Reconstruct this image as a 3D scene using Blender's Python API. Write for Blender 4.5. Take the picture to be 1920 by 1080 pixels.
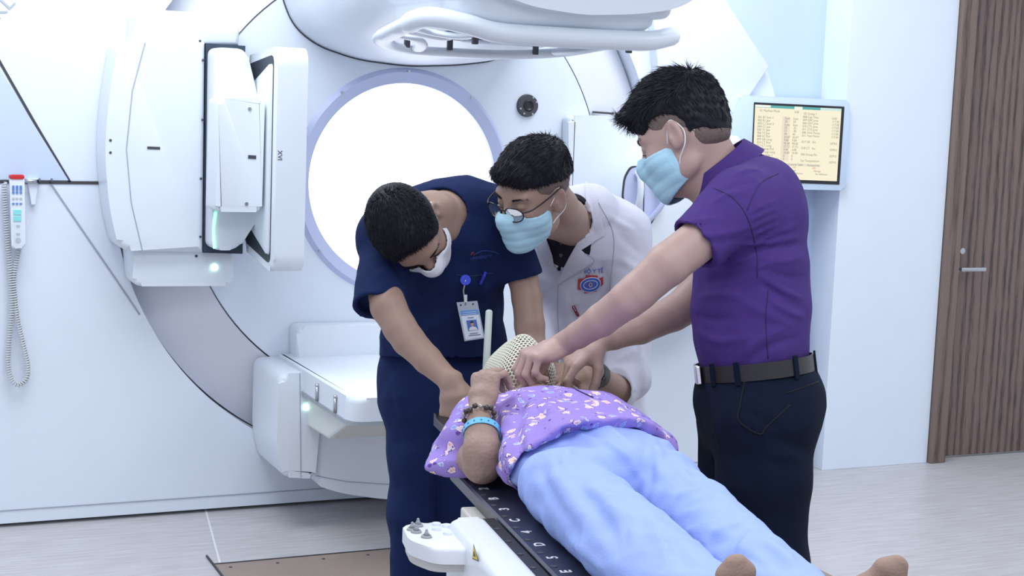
import bpy, bmesh, math, random
import numpy as np
from mathutils import Vector, Matrix
for _o in list(bpy.data.objects): bpy.data.objects.remove(_o)
SC=bpy.context.scene; COL=SC.collection
# ------------------------------------------------------------------ camera (a 53 mm lens, 1.55 m above the floor)
F_PX=2820.; IMG_W=1920.
_y,_p,_r=np.radians([24.2,6.75,2.2])
FW=np.array([np.sin(_y)*np.cos(_p),np.cos(_y)*np.cos(_p),-np.sin(_p)])
_rt0=np.array([np.cos(_y),-np.sin(_y),0.]); _up0=np.cross(_rt0,FW)
RT=np.cos(_r)*_rt0+np.sin(_r)*_up0; UP=np.cross(RT,FW)
CAM=np.array([-1.9953,-5.4989,1.55])
cam=bpy.data.cameras.new('camera'); camo=bpy.data.objects.new('camera',cam); COL.objects.link(camo)
cam.sensor_width=36.; cam.lens=36.*F_PX/IMG_W; cam.clip_start=.05
M=Matrix.Identity(4)
for i in range(3):
    M[i][0]=RT[i]; M[i][1]=UP[i]; M[i][2]=-FW[i]; M[i][3]=CAM[i]
camo.matrix_world=M; SC.camera=camo
# ------------------------------------------------------------------ world, lights, exposure
w=bpy.data.worlds.new('world'); SC.world=w; w.use_nodes=True
w.node_tree.nodes['Background'].inputs[0].default_value=(.80,.87,1.,1)
w.node_tree.nodes['Background'].inputs[1].default_value=.80
SC.view_settings.view_transform='Standard'; SC.view_settings.look='None'
SC.view_settings.exposure=0.0; SC.view_settings.gamma=1.; SC.view_settings.use_curve_mapping=False
def area(name,loc,target,sx,sy,power,col=(1,1,1)):
    l=bpy.data.lights.new(name,'AREA'); l.shape='RECTANGLE'; l.size=sx; l.size_y=sy; l.energy=power; l.color=col
    o=bpy.data.objects.new(name,l); COL.objects.link(o); o.location=loc
    d=Vector(target)-Vector(loc); o.rotation_euler=d.to_track_quat('-Z','Y').to_euler(); return o
area('ceiling_light_left',(-1.3,-1.1,3.0),(-1.0,-.6,0),1.6,1.2,44,(.90,.95,1.))
area('ceiling_light_centre',(.5,-1.0,3.0),(.6,-.5,0),1.6,1.2,60,(.90,.95,1.))
area('ceiling_light_front',(-.9,-4.2,3.0),(-.9,-3.6,0),2.2,1.2,34,(.93,.96,1.))
area('ceiling_light_door',(2.6,-2.6,3.0),(2.6,-2.2,0),1.2,1.2,22,(.93,.96,1.))
# ------------------------------------------------------------------ places
def at(x,y,d): return CAM+(FW+RT*(x-960)/F_PX-UP*(y-540)/F_PX)*d
def ray(x,y): return FW+RT*(x-960)/F_PX-UP*(y-540)/F_PX
def on_y(x,y,Y): r=ray(x,y); return CAM+r*((Y-CAM[1])/r[1])
def on_z(x,y,Z): r=ray(x,y); return CAM+r*((Z-CAM[2])/r[2])
def cv(x,y,z): v=RT*x+UP*y-FW*z; return v/np.linalg.norm(v)
ISO=1.253
UT=np.array([-.146,-.989,0]); UT/=np.linalg.norm(UT); WT=np.array([-UT[1],UT[0],0.]); OT=np.array([-.678,-2.756,.83])
def T(s,l,h): return OT+UT*s+WT*l+np.array([0,0,h])
def A(*v): return np.array(v,float)
def nrm(v): v=np.asarray(v,float); return v/np.linalg.norm(v)
# ------------------------------------------------------------------ object helpers
def link(name,me,mat=None,parent=None,smooth=True):
    o=bpy.data.objects.new(name,me); COL.objects.link(o)
    if mat: me.materials.append(mat)
    if smooth and len(me.polygons): me.polygons.foreach_set('use_smooth',[True]*len(me.polygons))
    if parent: o.parent=parent; o.matrix_parent_inverse=parent.matrix_world.inverted()
    return o
def tag(o,label=None,cat=None,group=None,kind=None):
    if label:o['label']=label
    if cat:o['category']=cat
    if group:o['group']=group
    if kind:o['kind']=kind
    return o
def thing(name,loc,label,cat,group=None):
    o=bpy.data.objects.new(name,None); COL.objects.link(o); o.location=Vector(loc); o.empty_display_size=.1
    o.matrix_world=Matrix.Translation(Vector(loc)); return tag(o,label,cat,group)
def bobj(name,bm,mat,parent=None,smooth=False,auto=None):
    me=bpy.data.meshes.new(name); bmesh.ops.recalc_face_normals(bm,faces=bm.faces); bm.to_mesh(me); bm.free()
    o=link(name,me,mat,parent,smooth or auto is not None)
    if auto is not None:
        for e in me.edges: pass
        me.set_sharp_from_angle(angle=math.radians(auto))
    return o
def pydata(name,v,f,mat,parent=None,smooth=True,auto=None):
    me=bpy.data.meshes.new(name); me.from_pydata([tuple(map(float,a)) for a in v],[],f); me.update()
    o=link(name,me,mat,parent,smooth)
    if auto is not None: me.set_sharp_from_angle(angle=math.radians(auto))
    return o
def bx(bm,c,s,R=None,bev=0,seg=2):
    r=bmesh.ops.create_cube(bm,size=1.); vs=r['verts']
    Mx=Matrix.Diagonal((s[0],s[1],s[2],1))
    if R is not None: Mx=Matrix(R).to_4x4() @ Mx
    Mx=Matrix.Translation(Vector(c)) @ Mx
    bmesh.ops.transform(bm,matrix=Mx,verts=vs)
    if bev:
        es=list({e for v in vs for e in v.link_edges}); bmesh.ops.bevel(bm,geom=es,offset=bev,segments=seg,affect='EDGES',profile=.5)
def frame(z,x):
    z=nrm(z); x=np.asarray(x,float); x=nrm(x-z*(x@z)); y=np.cross(z,x); return np.array([x,y,z]).T
def cyl(bm,a,b,ra,rb=None,n=24,cap=True):
    a=np.asarray(a,float); b=np.asarray(b,float); rb=ra if rb is None else rb
    d=b-a; R=frame(d,(1,0,0) if abs(nrm(d)[0])<.9 else (0,1,0))
    r=bmesh.ops.create_cone(bm,cap_ends=cap,segments=n,radius1=ra,radius2=rb,depth=float(np.linalg.norm(d)))
    bmesh.ops.transform(bm,matrix=Matrix.Translation(Vector((a+b)/2))@Matrix(R).to_4x4(),verts=r['verts'])
def sph(bm,c,r,R=None,u=20,v=12):
    q=bmesh.ops.create_uvsphere(bm,u_segments=u,v_segments=v,radius=1.)
    s=r if hasattr(r,'__len__') else (r,r,r)
    Mx=Matrix.Diagonal((*s,1))
    if R is not None: Mx=Matrix(R).to_4x4()@Mx
    bmesh.ops.transform(bm,matrix=Matrix.Translation(Vector(c))@Mx,verts=q['verts'])
def tube_mesh(pts,rad,n=8,closed=False):
    pts=np.asarray(pts,float); m=len(pts); rad=np.broadcast_to(rad,(m,)) 
    tg=np.roll(pts,-1,0)-np.roll(pts,1,0)
    if not closed: tg[0]=pts[1]-pts[0]; tg[-1]=pts[-1]-pts[-2]
    tg/=np.linalg.norm(tg,axis=1)[:,None]+1e-12
    x=np.cross(tg[0],(0,0,1)); 
    if np.linalg.norm(x)<.1: x=np.cross(tg[0],(0,1,0))
    V=[];F=[]
    for i in range(m):
        x=x-tg[i]*(x@tg[i]); x/=np.linalg.norm(x); y=np.cross(tg[i],x)
        for k in range(n):
            a=2*math.pi*k/n; V.append(pts[i]+rad[i]*(x*math.cos(a)+y*math.sin(a)))
    for i in range(m if closed else m-1):
        j=(i+1)%m
        for k in range(n): F.append((i*n+k,i*n+(k+1)%n,j*n+(k+1)%n,j*n+k))
    if not closed: F.append(tuple(range(n))[::-1]); F.append(tuple((m-1)*n+k for k in range(n)))
    return V,F
def tube(name,pts,rad,mat,parent=None,n=8,closed=False):
    v,f=tube_mesh(pts,rad,n,closed); return pydata(name,v,f,mat,parent)
def spline(P,n=12):
    P=[np.asarray(p,float) for p in P]; P=[2*P[0]-P[1]]+P+[2*P[-1]-P[-2]]; out=[]
    for i in range(1,len(P)-2):
        for k in range(n):
            t=k/n; a,b,c,d=P[i-1:i+3]
            out.append(.5*((2*b)+(c-a)*t+(2*a-5*b+4*c-d)*t*t+(3*b-a-3*c+d)*t**3))
    out.append(P[-2]); return out
def round_poly(pts,r,n=6):
    out=[]; m=len(pts)
    rr=r if hasattr(r,'__len__') else [r]*m
    for i in range(m):
        p=A(*pts[i]); a=A(*pts[i-1]); b=A(*pts[(i+1)%m]); R=rr[i]
        if R<=0: out.append(p); continue
        R=min(R,.48*np.linalg.norm(a-p),.48*np.linalg.norm(b-p)); q0=p+nrm(a-p)*R; q1=p+nrm(b-p)*R
        for k in range(n+1):
            t=k/n; out.append((1-t)**2*q0+2*t*(1-t)*p+t*t*q1)
    return out
def prism(bm,pts,y0,y1,bev=0,seg=3,axes='xz'):
    """polygon in the x-z plane (or frame given) from front y0 to back y1"""
    if callable(axes): f=axes
    else: f=lambda p,y:(p[0],y,p[1])
    vs=[bm.verts.new(Vector(f(p,y0))) for p in pts]; face=bm.faces.new(vs)
    vb=[bm.verts.new(Vector(f(p,y1))) for p in pts]; bm.faces.new(vb[::-1])
    n=len(pts)
    for i in range(n): bm.faces.new((vs[i],vb[i],vb[(i+1)%n],vs[(i+1)%n]))
    if bev:
        es=[bm.edges.get((vs[i],vs[(i+1)%n])) for i in range(n)]
        bmesh.ops.bevel(bm,geom=es,offset=bev,segments=seg,affect='EDGES',profile=.5)
def prism_obj(name,pts,y0,y1,mat,parent=None,bev=0,seg=3,r=0,axes='xz'):
    bm=bmesh.new(); prism(bm,round_poly(pts,r) if (hasattr(r,'__len__') or r) else pts,y0,y1,bev,seg,axes)
    return bobj(name,bm,mat,parent,auto=35)
def pxz(l,Y): return [(lambda q:(q[0],q[2]))(on_y(x,y,Y)) for x,y in l]
def annulus(bm,r0,y0,r1,y1,cx=0,cz=ISO,n=128,a0=0,a1=2*math.pi):
    V=[]; closed=abs(a1-a0-2*math.pi)<1e-6; m=n if closed else n+1
    for r,y in ((r0,y0),(r1,y1)):
        V.append([bm.verts.new((cx+r*math.cos(a0+(a1-a0)*k/n),y,cz+r*math.sin(a0+(a1-a0)*k/n))) for k in range(m)])
    for k in range(n):
        j=(k+1)%m; bm.faces.new((V[0][k],V[0][j],V[1][j],V[1][k]))
def text_obj(name,s,size,loc,xdir,ydir,mat,parent=None,ext=.0006,cx='CENTER',cy='CENTER',bold=0):
    c=bpy.data.curves.new('t','FONT'); c.body=s; c.size=size; c.extrude=ext; c.align_x=cx; c.align_y=cy; c.offset=bold; c.resolution_u=3
    t=bpy.data.objects.new('t',c); COL.objects.link(t)
    dg=bpy.context.evaluated_depsgraph_get(); me=bpy.data.meshes.new_from_object(t.evaluated_get(dg))
    bpy.data.objects.remove(t); x=nrm(xdir); y=np.asarray(ydir,float); y=nrm(y-x*(x@y)); z=np.cross(x,y)
    Mx=Matrix([[x[0],y[0],z[0],loc[0]],[x[1],y[1],z[1],loc[1]],[x[2],y[2],z[2],loc[2]],[0,0,0,1]]); me.transform(Mx); me.materials.clear()
    return link(name,me,mat,parent,False)
# ------------------------------------------------------------------ materials
def mat(name,col,rough=.5,metal=0.,spec=.5,var=0.,vscale=8.,bump=0.,bscale=60.,sss=0.,coat=0.,emit=None,estr=0.,alpha=None,trans=0.):
    m=bpy.data.materials.new(name); m.use_nodes=True; nt=m.node_tree; b=nt.nodes['Principled BSDF']; c=(*col,1)
    b.inputs['Base Color'].default_value=c; b.inputs['Roughness'].default_value=rough; b.inputs['Metallic'].default_value=metal
    b.inputs['Specular IOR Level'].default_value=spec; b.inputs['Coat Weight'].default_value=coat
    b.inputs['Transmission Weight'].default_value=trans
    if sss: b.inputs['Subsurface Weight'].default_value=sss; b.inputs['Subsurface Radius'].default_value=(1,.4,.25); b.inputs['Subsurface Scale'].default_value=.012
    if emit: b.inputs['Emission Color'].default_value=(*emit,1); b.inputs['Emission Strength'].default_value=estr
    tc=nt.nodes.new('ShaderNodeTexCoord')
    n=nt.nodes.new('ShaderNodeTexNoise'); n.inputs['Scale'].default_value=vscale; n.inputs['Detail'].default_value=4; nt.links.new(tc.outputs['Object'],n.inputs['Vector'])
    mx=nt.nodes.new('ShaderNodeMix'); mx.data_type='RGBA'; v=max(var,.02)
    mx.inputs['A'].default_value=tuple(x*(1-v) for x in col)+(1,); mx.inputs['B'].default_value=tuple(min(1,x*(1+v)) for x in col)+(1,)
    nt.links.new(n.outputs['Fac'],mx.inputs['Factor']); nt.links.new(mx.outputs['Result'],b.inputs['Base Color'])
    if bump:
        n2=nt.nodes.new('ShaderNodeTexNoise'); n2.inputs['Scale'].default_value=bscale; n2.inputs['Detail'].default_value=5; nt.links.new(tc.outputs['Object'],n2.inputs['Vector'])
        bp=nt.nodes.new('ShaderNodeBump'); bp.inputs['Strength'].default_value=bump; bp.inputs['Distance'].default_value=.004
        nt.links.new(n2.outputs['Fac'],bp.inputs['Height']); nt.links.new(bp.outputs['Normal'],b.inputs['Normal'])
    return m
WHITE=mat('white_gloss_cover',(.76,.81,.88),.35,var=.015)
WHITE2=mat('white_gantry_enamel',(.77,.83,.92),.3,var=.015)
PALEBLUE=mat('pale_blue_matte',(.56,.66,.86),.6,var=.02)  # even pale blue for the recess wall and the inset panel
LILAC=mat('lilac_grey_plastic',(.55,.60,.82),.45)
GREYBAND=mat('satin_grey_drum_side',(.70,.71,.78),.4,var=.05,vscale=3)
WALLW=mat('white_wall_paint',(.76,.83,.93),.7,var=.02,bump=.05,bscale=120)
SEAM=mat('dark_seam',(.05,.05,.06),.6)
SEAML=mat('pale_seam',(.35,.38,.45),.6)
BLACK=mat('black_plastic',(.015,.016,.02),.4)
DARKGREY=mat('dark_grey_plastic',(.06,.06,.075),.45)
STEEL=mat('satin_steel',(.55,.57,.6),.3,metal=1.)
GLOWW=mat('lit_bore_window',(.9,.93,1),.5,emit=(.96,.97,1.),estr=1.6)
LEDG=mat('green_led',(.3,1,.6),.4,emit=(.25,1,.5),estr=2.2)
LEDW=mat('white_green_led',(.8,1,.9),.4,emit=(.6,1,.8),estr=3)
RED=mat('red_plastic',(.6,.02,.03),.4)
# ------------------------------------------------------------------ sculpting: smooth distance fields turned into one continuous mesh
def _ell(q,r):
    k0=np.sqrt(((q/r)**2).sum(-1)); k1=np.sqrt(((q/(r*r))**2).sum(-1))+1e-9
    return np.where(k0<1e-3,-np.min(r),k0*(k0-1)/k1)
class Sculpt:
    def __init__(s): s.p=[]; s.cr=[]; s.noise=None; s.camp=0.
    def add(s,fn,c,r,k,op='u'): s.p.append((fn,np.asarray(c,float),r,k,op))
    def ell(s,c,r,R=None,k=.02,op='u'):
        c=np.asarray(c,float); r=np.asarray(r,float); R=np.eye(3) if R is None else np.asarray(R,float)
        s.add(lambda P:_ell((P-c)@R,r),c,r.max(),k,op)
    def rc(s,a,b,ra,rb,k=.01,op='u'):
        a=np.asarray(a,float); b=np.asarray(b,float); ab=b-a; L2=ab@ab+1e-12
        def fn(P):
            v=P-a; t=np.clip((v@ab)/L2,0,1); return np.sqrt(((v-t[...,None]*ab)**2).sum(-1))-(ra+(rb-ra)*t)
        s.add(fn,(a+b)/2,np.sqrt(L2)/2+max(ra,rb),k,op)
    def chain(s,pts,k=.01,k0=None):
        for i in range(len(pts)-1):
            (a,ra),(b,rb)=pts[i],pts[i+1]; s.rc(a,b,ra,rb,(k0 if (i==0 and k0 is not None) else k))
    def ec(s,a,b,A0,B0,side,k=.02,op='u',cap=.8):
        """tapered limb or trunk piece with elliptic section; A0/B0=(half along side, half across)"""
        a=np.asarray(a,float); b=np.asarray(b,float); n=b-a; L=np.linalg.norm(n); n=n/L
        x=np.asarray(side,float); x=nrm(x-n*(x@n)); y=np.cross(n,x); (a0,b0),(a1,b1)=A0,B0
        def fn(P):
            v=P-a; z=v@n; t=np.clip(z/L,0,1); ra=a0+(a1-a0)*t; rb=b0+(b1-b0)*t; rc=np.minimum(ra,rb)*cap; dz=z-t*L
            X=v@x; Y=v@y; k0=np.sqrt((X/ra)**2+(Y/rb)**2+(dz/rc)**2); k1=np.sqrt((X/ra**2)**2+(Y/rb**2)**2+(dz/rc**2)**2)+1e-9
            return np.where(k0<1e-3,-np.minimum(ra,rb),k0*(k0-1)/k1)
        s.add(fn,(a+b)/2,L/2+max(a0,b0,a1,b1),k,op)
    def hollow(s,a,b,r0,r1,side=(.3,.2,.9)): s.ec(a,b,(r0,r0),(r1,r1),side,k=.001,op='s',cap=.12)
    def loft(s,secs,side,k=.02,cap=.8):
        for i in range(len(secs)-1):
            s.ec(secs[i][0],secs[i+1][0],secs[i][1:3],secs[i+1][1:3],side,k,cap=cap)
    def cut(s,p,n,k=.004,c=None,r=None):
        """remove what lies on the +n side of the plane (near c if given)"""
        p=np.asarray(p,float); n=nrm(n)
        if c is None: s.add(lambda P:-((P-p)@n),p,1e9,k,'s')
        else:
            c=np.asarray(c,float)
            s.add(lambda P:np.maximum(-((P-p)@n),np.sqrt(((P-c)**2).sum(-1))-r),c,r,k,'s')
    def crease(s,a,b,w,amp,am=None): s.cr.append((np.asarray(a,float),np.asarray(b,float),w,amp,am)); s.camp=max(s.camp,abs(amp))
    def surf(s,px,py,t=1.6):
        """point of this surface met along a line of sight, so that folds lie on the cloth"""
        r=ray(px,py)
        for _ in range(160):
            P=CAM+r*t; d=float(s.ev(P[None])[0])
            if d<.0008: return P
            t+=max(d*.7,.0015)
            if t>6.5: return None
        return None
    def folds(s,px,w,amp,n=4):
        """a fold following a line of points on the cloth, fading out at both ends"""
        L=[A(*p) for p in px]; q=spline(L,n) if len(L)>2 else [L[0]+(L[1]-L[0])*k/n for k in range(n+1)]
        cr=s.cr; s.cr=[]; nz=s.noise; s.noise=None; P=[s.surf(*p) for p in q]; s.cr=cr; s.noise=nz; P=[p for p in P if p is not None]; m=len(P)-1
        for i in range(m):
            if np.linalg.norm(P[i+1]-P[i])<.15: s.crease(P[i],P[i+1],w,amp,(max(math.sin(math.pi*i/m),0)**.7,max(math.sin(math.pi*(i+1)/m),0)**.7))
    def ev(s,P,c=None,h=None):
        d=None
        for fn,pc,r,k,op in s.p:
            if c is not None and r<1e8 and np.linalg.norm(pc-c)>r+h+k+.03: continue
            if op=='u':
                v=fn(P)
                if d is None: d=v
                else:
                    q=np.maximum(k-np.abs(d-v),0)/max(k,1e-6); d=np.minimum(d,v)-q*q*k*.25
            elif d is not None:
                v=-fn(P); q=np.maximum(k-np.abs(d-v),0)/max(k,1e-6); d=np.maximum(d,v)+q*q*k*.25
        if d is None: return None
        g=None
        for a,b,w,amp,am in s.cr:
            if c is not None and np.linalg.norm((a+b)/2-c)>np.linalg.norm(a-b)/2+h+3*w: continue
            ab=b-a; v=P-a; t=np.clip((v@ab)/(ab@ab),0,1); e=((v-t[...,None]*ab)**2).sum(-1)
            if am is None: d=d-amp*np.exp(-e/(w*w))*(.35+.65*np.sin(np.pi*np.clip(t,0.03,.97)))
            else:
                v=amp*(am[0]+(am[1]-am[0])*t)*np.exp(-e/(w*w))
                if g is None: g=[np.zeros_like(d),np.zeros_like(d)]
                if amp>0: g[0]=np.maximum(g[0],v)
                else: g[1]=np.minimum(g[1],v)
        if g is not None: d=d-g[0]-g[1]
        if s.noise is not None: d=d-s.noise(P)
        return d
    def mesh(s,res,name,mt,parent=None,smooth=1,post=None):
        B=16; size=B*res; hd=size*.8661; blocks=set()
        for fn,c,r,k,op in s.p:
            if op!='u': continue
            lo=np.floor((c-r-.01)/size).astype(int); hi=np.floor((c+r+.01)/size).astype(int)
            for i in range(lo[0],hi[0]+1):
                for j in range(lo[1],hi[1]+1):
                    for l in range(lo[2],hi[2]+1): blocks.add((i,j,l))
        g=np.arange(B+1); G=np.stack(np.meshgrid(g,g,g,indexing='ij'),-1)
        keys=[];pos=[];quads=[]; O=1<<20
        def key(I): return ((I[:,0]+O)<<42)|((I[:,1]+O)<<21)|(I[:,2]+O)
        ed=[]
        for ax in range(3):
            for u in (0,1):
                for v in (0,1):
                    o=[0,0,0]; o[(ax+1)%3]=u; o[(ax+2)%3]=v; e=list(o); e[ax]=1; ed.append((tuple(o),tuple(e)))
        for b in sorted(blocks):
            o=np.array(b)*B; c=(o+B/2)*res
            dc=s.ev(c[None],c,hd)
            if dc is None or abs(dc[0])>hd*1.7+.03+s.camp: continue
            P=(G+o)*res; D=s.ev(P.reshape(-1,3),c,hd).reshape(B+1,B+1,B+1)
            if D.min()>0 or D.max()<0: continue
            I=D<0; cnt=sum(I[x:B+x,y:B+y,z:B+z].astype(int) for x in (0,1) for y in (0,1) for z in (0,1))
            idx=np.argwhere((cnt>0)&(cnt<8))
            if len(idx):
                acc=np.zeros((len(idx),3)); n=np.zeros(len(idx))
                for e0,e1 in ed:
                    a=idx+e0; q=idx+e1; da=D[a[:,0],a[:,1],a[:,2]]; db=D[q[:,0],q[:,1],q[:,2]]
                    m=(da<0)!=(db<0); t=np.where(m,da/np.where(m,da-db,1),0)
                    acc+=np.where(m[:,None],a+(q-a)*t[:,None],0); n+=m
                keys.append(key(idx+o)); pos.append((acc/n[:,None]+o)*res)
            for ax in range(3):
                sl=[slice(0,B)]*3; s2=list(sl); s2[ax]=slice(1,B+1); a=I[tuple(sl)]; q=I[tuple(s2)]
                ii=np.argwhere(a!=q)
                if not len(ii): continue
                fl=a[ii[:,0],ii[:,1],ii[:,2]]; u=np.zeros(3,int); v=np.zeros(3,int); u[(ax+1)%3]=1; v[(ax+2)%3]=1
                ii=ii+o; Q=np.stack([key(ii-u-v),key(ii-v),key(ii),key(ii-u)],1); Q[~fl]=Q[~fl][:,::-1]; quads.append(Q)
        K=np.concatenate(keys); V=np.concatenate(pos); Q=np.concatenate(quads)
        od=np.argsort(K); K=K[od]; V=V[od]; j=np.searchsorted(K,Q); j=np.minimum(j,len(K)-1); ok=(K[j]==Q).all(1); Q=j[ok]
        for _ in range(smooth):
            S=np.zeros_like(V); n=np.zeros(len(V))
            for a in range(4):
                np.add.at(S,Q[:,a],V[Q[:,(a+1)%4]]); np.add.at(n,Q[:,a],1)
                np.add.at(S,Q[:,(a+1)%4],V[Q[:,a]]); np.add.at(n,Q[:,(a+1)%4],1)
            V=.5*V+.5*S/np.maximum(n,1)[:,None]
        if post: V=post(V)
        me=bpy.data.meshes.new(name); me.vertices.add(len(V)); me.vertices.foreach_set('co',V.astype('f').ravel())
        me.loops.add(Q.size); me.loops.foreach_set('vertex_index',Q.astype('i').ravel())
        me.polygons.add(len(Q)); me.polygons.foreach_set('loop_start',(np.arange(len(Q))*4).astype('i')); me.update(calc_edges=True)
        return link(name,me,mt,parent,True)
def wav(seed,scale,amp,n=5,stretch=(1,1,1),R=None):
    """soft irregular cloth undulation"""
    rg=np.random.RandomState(seed); K=rg.normal(size=(n,3)); K/=np.linalg.norm(K,axis=1)[:,None]; K=K*np.array(stretch)
    if R is not None: K=K@np.asarray(R).T
    ph=rg.uniform(0,6.28,n); W=rg.normal(size=(n,3))*.6; p2=rg.uniform(0,6.28,n); f=rg.uniform(.7,1.5,n)
    def fn(P):
        o=0
        for i in range(n):
            w=np.sin((P@W[i])/scale*3.0+p2[i])*1.1
            o=o+(1-2*np.abs(np.sin((P@K[i])/scale*f[i]*2.2+ph[i]+w)))/n
        return amp*o
    return fn
def addn(*f): return lambda P:sum(g(P) for g in f)
# ------------------------------------------------------------------ hands, heads
def hand(S,wrist,f,n,thumb,curl,spread=(.12,.03,-.06,-.16),th=None,sc=1.,k=.003):
    """f: wrist to knuckles, n: back of the hand, thumb: +1/-1 side; five separate fingers"""
    f=nrm(f); n=np.asarray(n,float); n=nrm(n-f*(f@n)); t=np.cross(f,n)*thumb; w=np.asarray(wrist,float)
    q=lambda a,b,c:w+sc*(f*a+t*b+n*c)
    S.ec(q(-.01,0,0),q(.035,.003,0),(.027*sc,.020*sc),(.034*sc,.018*sc),t,k=.012)
    S.ec(q(.035,.003,0),q(.078,0,-.002),(.034*sc,.018*sc),(.040*sc,.013*sc),t,k=.012)
    S.ell(q(.035,.022,-.012),A(.030,.014,.016)*sc,np.array([f,t,n]).T,k=.012)
    S.ell(q(.04,-.024,-.010),A(.032,.012,.013)*sc,np.array([f,t,n]).T,k=.012)
    L=[(.040,.025,.021),(.044,.029,.023),(.041,.027,.022),(.032,.020,.019)]; tips=[]
    for i in range(4):
        b=q((.086,.090,.086,.077)[i],(.031,.010,-.011,-.030)[i],-.003); sp=spread[i]; fd=nrm(f*math.cos(sp)+t*math.sin(sp))
        ang=0; p=b-fd*.012*sc; r0=(.0105,.0105,.0100,.0090)[i]*sc; pts=[(p,r0*1.0),(b,r0)]
        cs=curl[i] if hasattr(curl[0],'__len__') else curl
        for j in range(3):
            ang+=cs[j]; d=fd*math.cos(ang)-n*math.sin(ang); b=b+d*L[i][j]*sc; pts.append((b,r0*(.92,.84,.72)[j]))
            if j<2: S.ell(b+(fd*math.sin(ang)+n*math.cos(ang))*.001*sc,A(.0092,.0092,.0092)*sc*(r0/.0105/sc),k=.004)
        S.chain(pts,k=k,k0=.010); tips.append((b,d,nrm(fd*math.sin(ang)+n*math.cos(ang)),r0))
    th=th or [(.62,.75,-.25),(.85,.35,-.35),(.95,.1,-.3)]
    b=q(.022,.022,-.010); pts=[(b,.0135*sc)]
    for j in range(3):
        d=nrm(f*th[j][0]+t*th[j][1]+n*th[j][2]); b=b+d*(.040,.032,.026)[j]*sc; pts.append((b,(.0120,.0105,.0088)[j]*sc))
    S.chain(pts,k=k,k0=.014); tips.append((b,d,nrm(n+t*.6-d*(d@(n+t*.6))),.010*sc)); return tips
def nails(tips,mt,parent):
    for b,d,n,r in tips:
        bm=bmesh.new(); R=np.array([d,np.cross(n,d),n]).T
        sph(bm,b+n*r*.55+d*r*.15,(r*.75,r*.62,r*.28),R,12,8); bobj('fingernail',bm,mt,parent,True)
class Head:
    def __init__(s,c,fwd,left,sc=1.):
        s.c=np.asarray(c,float); s.f=nrm(fwd); l=np.asarray(left,float); l=nrm(l-s.f*(s.f@l)); s.r=-l; s.u=np.cross(s.r,s.f); s.sc=sc
        s.R=np.array([s.r,s.f,s.u]).T
    def g(s,x,y,z): return s.c+s.R@(A(x,y,z)*s.sc)
    def d(s,x,y,z): return s.R@A(x,y,z)
    def loc(s,P): return ((P-s.c)@s.R)/s.sc
    def sculpt(s,S,eyes=True):
        g,R,k=s.g,s.R,s.sc; e=lambda c,r,kk,op='u':S.ell(g(*c),A(*r)*k,R,kk,op)
        e((0,-.015,.035),(.074,.094,.088),.02); e((0,.03,.0),(.066,.066,.085),.03); e((0,.040,-.055),(.052,.052,.055),.03)
        e((0,.070,-.092),(.024,.022,.018),.025); e((0,.078,.035),(.050,.014,.013),.02)
        for sx in (-1,1):
            e((sx*.040,.062,-.022),(.022,.024,.022),.02); e((sx*.046,.01,-.065),(.018,.034,.030),.02)
            e((sx*.032,.097,.014),(.016,.010,.010),.012,'s')
            e((sx*.031,.080,.013),(.015,.014,.011),.004)
            # ear
            RR=R@np.array([[math.cos(.35),-sx*math.sin(.35),0],[sx*math.sin(.35),math.cos(.35),0],[0,0,1]])
            S.ell(g(sx*.078,-.008,.0),A(.0085,.019,.032)*k,RR,.006); S.ell(g(sx*.074,.0,-.022),A(.008,.011,.014)*k,R,.006)
            S.ell(g(sx*.0875,-.004,.003),A(.007,.011,.020)*k,RR,.005,'s')
            S.rc(g(sx*.079,.006,-.004),g(sx*.076,.008,-.012),.0045*k,.0045*k,.003)
        S.chain([(g(0,.092,.022),.008*k),(g(0,.108,-.008),.0095*k),(g(0,.112,-.018),.0125*k)],k=.010,k0=.014)
        for sx in (-1,1): e((sx*.012,.102,-.021),(.008,.010,.007),.006)
        e((0,.093,-.047),(.024,.010,.006),.008); e((0,.092,-.056),(.020,.010,.007),.008)
    def eyes(s,parent,closed=.6):
        pass
def strands(bmv,pts,dirs,lens,rad,rg,curve,nseg=4):
    V,F=bmv
    for p,d,L,cu in zip(pts,dirs,lens,curve):
        d=nrm(d); x=nrm(np.cross(d,rg.normal(size=3))); y=np.cross(d,x); b=len(V); q=p.copy(); dd=d.copy()
        for i in range(nseg):
            r=rad*(1-.9*i/(nseg-1))
            for k in range(3):
                a=2.094*k; V.append(q+r*(x*math.cos(a)+y*math.sin(a)))
            dd=nrm(dd+cu*(1./nseg)); q=q+dd*L/(nseg-1)
        for i in range(nseg-1):
            for k in range(3): F.append((b+i*3+k,b+i*3+(k+1)%3,b+(i+1)*3+(k+1)%3,b+(i+1)*3+k))
def append_mesh(o,V,F):
    me=o.data; bm=bmesh.new(); bm.from_mesh(me); vs=[bm.verts.new(Vector(v)) for v in V]
    for f in F:
        fc=bm.faces.new([vs[i] for i in f]); fc.smooth=True
    bm.to_mesh(me); bm.free()
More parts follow.
